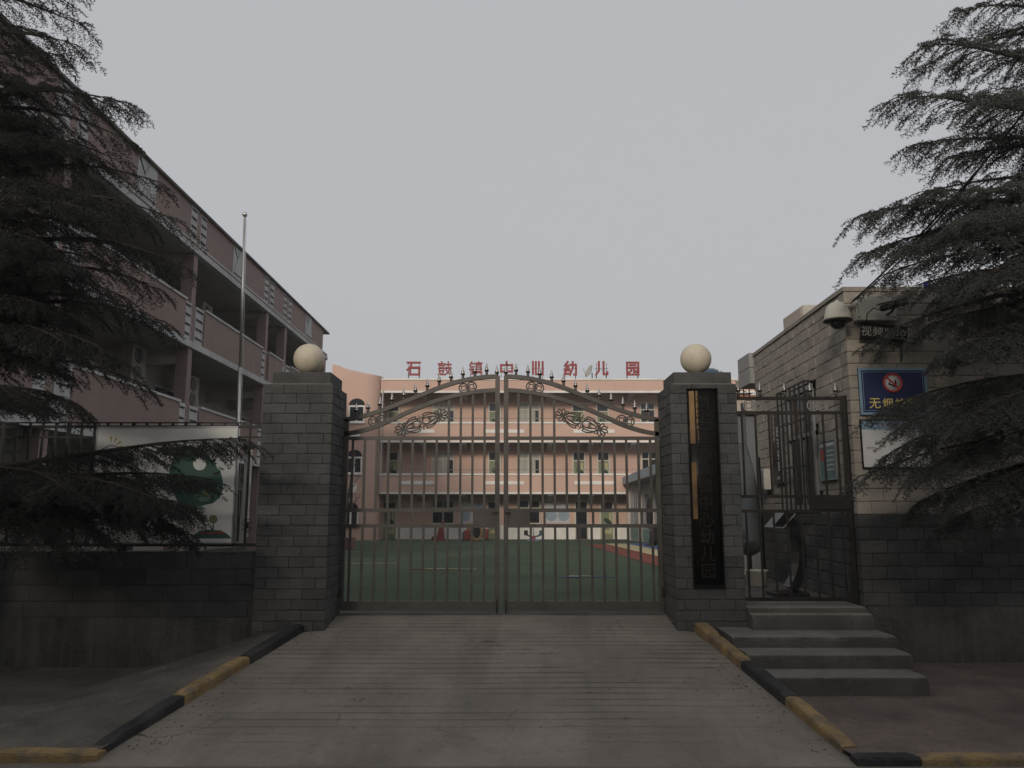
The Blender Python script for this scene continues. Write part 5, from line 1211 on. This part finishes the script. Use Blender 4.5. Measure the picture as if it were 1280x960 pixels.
# bare sapling
c = gpt(430, 676, 41); t = thing('bare_sapling', 'small leafless sapling in front of the stair tower', 'tree', c)
rr = random.Random(4); b = MB(); top = c + Vector((.35, 0, 4.4))
b.tube([c, c + Vector((.08, .02, 1.3)), c + Vector((.2, 0, 2.8)), top], [.06, .05, .035, .012], 7); b.build('trunk', K['twig'], t)
b = MB()
for k in range(20):
    f = rr.uniform(.3, .95); p = c.lerp(top, f); a_ = rr.uniform(0, 6.28); L = rr.uniform(.6, 1.5) * (1.2 - f)
    d = Vector((math.cos(a_) * .6, math.sin(a_) * .6, .9)); q = p + d * L; b.tube([p, p + d * L * .5 + Vector((.03, 0, -.04)), q], [.018, .012, .005], 5)
    for j in range(3): w_ = p.lerp(q, rr.uniform(.3, .9)); b.tube([w_, w_ + Vector((rr.uniform(-.3, .3), rr.uniform(-.3, .3), rr.uniform(.1, .4)))], [.008, .004], 4)
b.build('crown', K['twig'], t)
# tyres and bicycles-like heap by the wing -> stacked tyres
for i, (px, py, r, l) in enumerate(((819, 676, .42, 'leftmost black tyre leaning at the side wing foot'), (824, 677, .46, 'middle black tyre leaning at the side wing foot'), (829, 678, .46, 'black tyre at the side wing foot closest to the pillar'))):
    c = gpt(px, py, 38 - i * .9); t = thing('tyre', l, 'tyre', c, 'tyres leaning by the side wing')
    MB().tube([c + Vector((r * .74 * math.cos(q) * .5, r * .74 * math.cos(q) * .85, r + r * .74 * math.sin(q))) for q in fr(0, 6.283, 25)[:-1]], r * .26, 8, True).build('tread', K['rubber'], t)
    MB().tube([c + Vector((r * .5 * math.cos(q) * .5, r * .5 * math.cos(q) * .85, r + r * .5 * math.sin(q))) for q in fr(0, 6.283, 25)[:-1]], r * .05, 6, True).build('bead', K['alu'], t)

# furled parasol by the wing
c = gpt(813, 676, 36.0); t = thing('furled_parasol', 'tall dark furled parasol standing before the side wing', 'parasol', c)
MB().tube([c, c + Vector((0, 0, 2.15))], .025, 8).build('pole', K['steel'], t)
MB().lathe([(.05, .75), (.12, .8), (.15, 1.2), (.14, 1.6), (.11, 1.95), (.05, 2.1), (.01, 2.14)], c, 9).build('folded_canopy', K['dark_cloth'], t)
MB().lathe([(.25, 0), (.25, .06), (.06, .09), (.05, .3)], c, 16).build('base', K['rubber'], t)

# ================================================================== CEDARS
def spray_template(seed, L=0.42):
    """one drooping twig with side shoots, all set with short needles; arrays of vertices and triangles"""
    r = np.random.default_rng(seed); V = []; F = []
    def stem(p0, p1, w):
        d = p1 - p0; u = np.cross(d, [0.3, 0.2, 1.0]); u /= np.linalg.norm(u) + 1e-9; v = np.cross(d, u); v /= np.linalg.norm(v) + 1e-9; b = len(V)
        for p, ww in ((p0, w), (p1, w * .6)):
            for k in range(3): V.append(p + ww * (u * math.cos(k * 2.094) + v * math.sin(k * 2.094)))
        for k in range(3): k2 = (k + 1) % 3; F.append((b + k, b + k2, b + 3 + k2)); F.append((b + k, b + 3 + k2, b + 3 + k))
    def tuft(p, d, n, ln):
        d = d / (np.linalg.norm(d) + 1e-9)
        for k in range(n):
            q = r.normal(size=3); q -= d * q.dot(d); q /= np.linalg.norm(q) + 1e-9
            nd = q * 0.85 + d * r.uniform(.15, .75); nd /= np.linalg.norm(nd); w = np.cross(nd, r.normal(size=3)); w /= np.linalg.norm(w) + 1e-9
            l2 = ln * r.uniform(.7, 1.2); b = len(V); V.append(p - w * .0070); V.append(p + w * .0070); V.append(p + nd * l2); F.append((b, b + 1, b + 2))
    def axis(t): return np.array([L * t, 0.0, -0.04 * L * t - 0.30 * L * t * t])
    def blade(p0, p1, w):
        d = p1 - p0; u = np.cross(d, r.normal(size=3)); u /= np.linalg.norm(u) + 1e-9; b = len(V)
        V.extend([p0 - u * w, p0 + u * w, p1]); F.append((b, b + 1, b + 2))
    stem(axis(0), axis(.5), .0045); stem(axis(.5), axis(1), .0028)
    for k in range(8): t = (k + .5) / 8; tuft(axis(t), axis(t + .02) - axis(t), 4, .040)
    for k in range(8):
        t = .06 + .86 * k / 8 + r.uniform(-.02, .02); sd_ = 1 if k % 2 else -1; l = L * r.uniform(.24, .40) * (1.05 - t * .6)
        a = r.uniform(.6, 1.05); d = np.array([math.cos(a), sd_ * math.sin(a), r.uniform(-.35, .05)]); p0 = axis(t); end = p0 + d * l + np.array([0, 0, -.22 * l])
        blade(p0, end, .004)
        for j in range(3): tuft(p0 + (end - p0) * (j + .8) / 3, end - p0, 4, .038)
    return np.array(V), np.array(F, dtype=np.int64)
SPR = [spray_template(100 + k) for k in range(7)]
class Tree:
    def __init__(s, seed): s.V = []; s.F = []; s.n = 0; s.wood = MB(); s.r = random.Random(seed)
    def spray(s, p, fwd, roll, sc):
        V, F = s.r.choice(SPR); f = Vector(fwd).normalized(); side = f.cross(Vector((0, 0, 1)))
        if side.length < .1: side = Vector((1, 0, 0))
        side.normalize(); up = side.cross(f); side2 = side * math.cos(roll) + up * math.sin(roll); up2 = -side * math.sin(roll) + up * math.cos(roll)
        M = np.array([[f.x, -side2.x, up2.x], [f.y, -side2.y, up2.y], [f.z, -side2.z, up2.z]]) * sc
        s.V.append(V @ M.T + np.array(p)); s.F.append(F + s.n); s.n += len(V)
    def branch(s, base, tip, sag, dens=1.0, sec=1.0, lift=0.0, start=0.10):
        base, tip = Vector(base), Vector(tip); d = tip - base; L = d.length; r = s.r
        side = d.cross(Vector((0, 0, 1))).normalized()
        def P(t): return base + d * t + Vector((0, 0, sag * 4 * t * (1 - t))) + side * (.05 * L * math.sin(t * 5 + base.z)) + Vector((0, 0, -.10 * L * max(0, t - .72) ** 1.5))
        pts = [P(t) for t in fr(0, 1, 12)]; s.wood.tube(pts, [max(.004, (.012 + .011 * L) * (1 - .93 * i / 11)) for i in range(12)], 6)
        n = max(4, int(L * 20 * dens)); 
        for k in range(n):
            t = start + (1 - start) * (k + r.random()) / n; p = P(t); tan = (P(min(1, t + .03)) - P(max(0, t - .03))).normalized()
            sg = 1 if k % 2 else -1; a = r.uniform(.55, 1.15); sl = L * r.uniform(.08, .20) * (1.15 - t) * 1.3 * sec + .07
            dd = tan * math.cos(a) + side * sg * math.sin(a) + Vector((0, 0, r.uniform(-.22, .10))); dd.normalize()
            q = p + dd * sl + Vector((0, 0, -.18 * sl))
            s.wood.tube([p, p + dd * sl * .55, q], [.006, .004, .002], 4, cap=False)
            m = max(1, int(sl * 11.0 * dens + .5))
            for j in range(m):
                u = (j + .6 * r.random() + .2) / m; w = p.lerp(q, u); b_ = r.uniform(.3, .8) * (1 if j % 2 else -1); f = (dd * math.cos(b_) + dd.cross(Vector((0, 0, 1))).normalized() * math.sin(b_) + Vector((0, 0, r.uniform(-.50, .12))))
                s.spray(w, f, r.uniform(-.5, .5), r.uniform(.36, .66))
            s.spray(q, dd + Vector((0, 0, -.25)), r.uniform(-.4, .4), r.uniform(.40, .68))
        for k in range(3): s.spray(P(1 - .06 * k), (P(1) - P(.93)) + Vector((r.uniform(-.05, .05), r.uniform(-.05, .05), -.03)), r.uniform(-.4, .4), r.uniform(.45, .65))
    def finish(s, root, trunk_pts, trunk_r, nm_mat):
        MB().tube(trunk_pts, trunk_r, 12).build('trunk', K['bark'], root)
        s.wood.build('branches', K['bark'], root)
        V = np.concatenate(s.V); F = np.concatenate(s.F); me = bpy.data.meshes.new('crown')
        me.vertices.add(len(V)); me.vertices.foreach_set('co', V.astype(np.float32).ravel())
        me.loops.add(F.size); me.loops.foreach_set('vertex_index', F.astype(np.int32).ravel()); me.polygons.add(len(F))
        me.polygons.foreach_set('loop_start', np.arange(0, F.size, 3, dtype=np.int32)); me.polygons.foreach_set('loop_total', np.full(len(F), 3, dtype=np.int32))
        me.update(calc_edges=True); me.materials.append(nm_mat); o = link(bpy.data.objects.new('crown', me)); adopt(o, root); return o

def cedar(label, tx, ty, H_, tips, fill, seed, span, nm_mat):
    root = thing('cedar_tree', label, 'tree', (tx, ty, 0), 'cedars flanking the gate'); T = Tree(seed); r = random.Random(seed + 1)
    trunk = lambda z: Vector((tx + .06 * math.sin(z * .9), ty + .05 * math.sin(z * 1.3 + 1), z))
    for (px, py, Y, rise, dens, *sg_) in tips:
        tip = at(px, py, Y); d = math.hypot(tip.x - tx, tip.y - ty); zb = min(H_ - .4, max(.9, tip.z + rise * d)); T.branch(trunk(zb), tip, (sg_[0] if sg_ else .10) * d * (.6 + .5 * r.random()), dens)
    for k in range(fill):                                    # the rest of the crown all round
        z = span[0] + (span[1] - span[0]) * (k + r.random()) / fill; a = r.uniform(0, 6.283); R_ = (1 - (z / H_)) ** .8 * 3.3 * r.uniform(.75, 1.05) + .3
        T.branch(trunk(z), trunk(z) + Vector((math.cos(a) * R_, math.sin(a) * R_, -.10 * R_ + r.uniform(-.1, .25) * R_)), .08 * R_, .55)
    T.finish(root, [trunk(z) for z in fr(-.1, H_, 14)], [.17 * (1 - .93 * i / 13) + .01 for i in range(14)], nm_mat)
    return root
cedar('big dusty cedar drooping over the guardhouse front on the right', 5.95, 7.3, 9.5,
      [(1145, 62, 7.2, -.10, 1), (1190, 20, 7.6, -.1, 1), (1112, 124, 7.3, -.15, 1), (1136, 182, 7.8, -.12, 1), (1150, 235, 6.8, -.05, 1), (1078, 262, 7.2, -.06, 1.0), (1080, 312, 7.6, -.03, 1.0), (1140, 300, 6.6, 0, 1), (1104, 338, 7.4, -.03, .8),
       (1165, 345, 6.4, 0, 1), (1180, 440, 7.5, .05, 1.0), (1168, 400, 6.8, .03, 1.0), (1118, 500, 7.2, .04, 1.2), (1150, 520, 6.6, .08, 1.1), (1078, 590, 7.5, .09, .55), (1122, 560, 7.0, .09, 1.1), (1165, 585, 6.5, .1, 1.2),
       (1150, 625, 7.3, .10, 1.1), (1190, 650, 7.0, .11, 1.2), (1230, 610, 6.2, .12, 1.2), (1240, 510, 6.0, .1, 1.2), (1230, 420, 6.1, .05, 1.2), (1215, 260, 6.2, -.05, 1), (1215, 120, 6.6, -.1, 1), (1200, 560, 7.6, .1, 1.2), (1215, 390, 7.8, .05, 1.1), (1180, 200, 7.9, -.1, 1.1), (1260, 330, 5.9, 0, 1.1)],
      40, 3, (3.1, 9.0), K['needle'])
cedar('big dark cedar drooping over the poster fence on the left', -5.9, 7.9, 9.5,
      [(62, 42, 7.9, -.1, .8), (70, 62, 7.6, -.1, .8), (158, 121, 7.9, -.10, .8), (150, 130, 8.2, -.10, .6), (200, 222, 8.0, -.05, .55), (105, 180, 7.4, -.05, 1.1), (228, 275, 7.8, -.02, .5), (130, 262, 7.2, 0, 1.1), (232, 330, 8.0, .02, .5), (165, 370, 7.4, .03, .8), (105, 330, 7.0, .02, 1.2),
       (212, 405, 7.8, .04, .45), (150, 440, 7.2, .05, .7), (190, 480, 7.7, .06, .4), (100, 430, 6.9, .05, 1.1), (110, 505, 7.3, .06, .8), (298, 543, 7.95, -.16, .95, .03), (258, 592, 7.8, -.06, 1.1, .04), (240, 628, 7.6, .0, 1.3, .05), (200, 618, 7.2, .02, 1.2, .05), (236, 662, 7.8, .10, 1.2), (170, 645, 7.4, .10, 1.3),
       (120, 665, 7.1, .10, 1.3), (90, 605, 6.8, .04, 1.2, .05), (60, 670, 6.9, .10, 1.2), (40, 500, 6.7, .06, 1.2), (75, 455, 7.5, .05, 1.1), (95, 395, 7.7, .03, 1.0), (60, 300, 6.9, 0, 1.2), (70, 230, 7.3, -.03, 1.1), (30, 180, 7.6, -.06, 1.0), (70, 150, 7.8, -.08, 1.0), (60, 380, 7.2, .03, 1.2), (100, 640, 8.2, .03, 1.2, .05), (150, 635, 8.3, .03, 1.1, .05), (20, 90, 7.4, -.1, 1)],
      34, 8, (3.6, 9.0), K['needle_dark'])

# ================================================================== AIR
hz = stuff(part('haze', K['paper'], None, (-320, 320, -320, 320, -1.9, 13.5)))
hm = bpy.data.materials.new('thin_haze'); hm.use_nodes = True; hn = hm.node_tree; hn.nodes.clear()
ho = hn.nodes.new('ShaderNodeOutputMaterial'); hv = hn.nodes.new('ShaderNodeVolumePrincipled'); hv.inputs['Color'].default_value = (.93, .94, .96, 1); hv.inputs['Density'].default_value = 0.0014; hv.inputs['Anisotropy'].default_value = 0.2
hn.links.new(hv.outputs[0], ho.inputs['Volume']); hz.data.materials.clear(); hz.data.materials.append(hm)
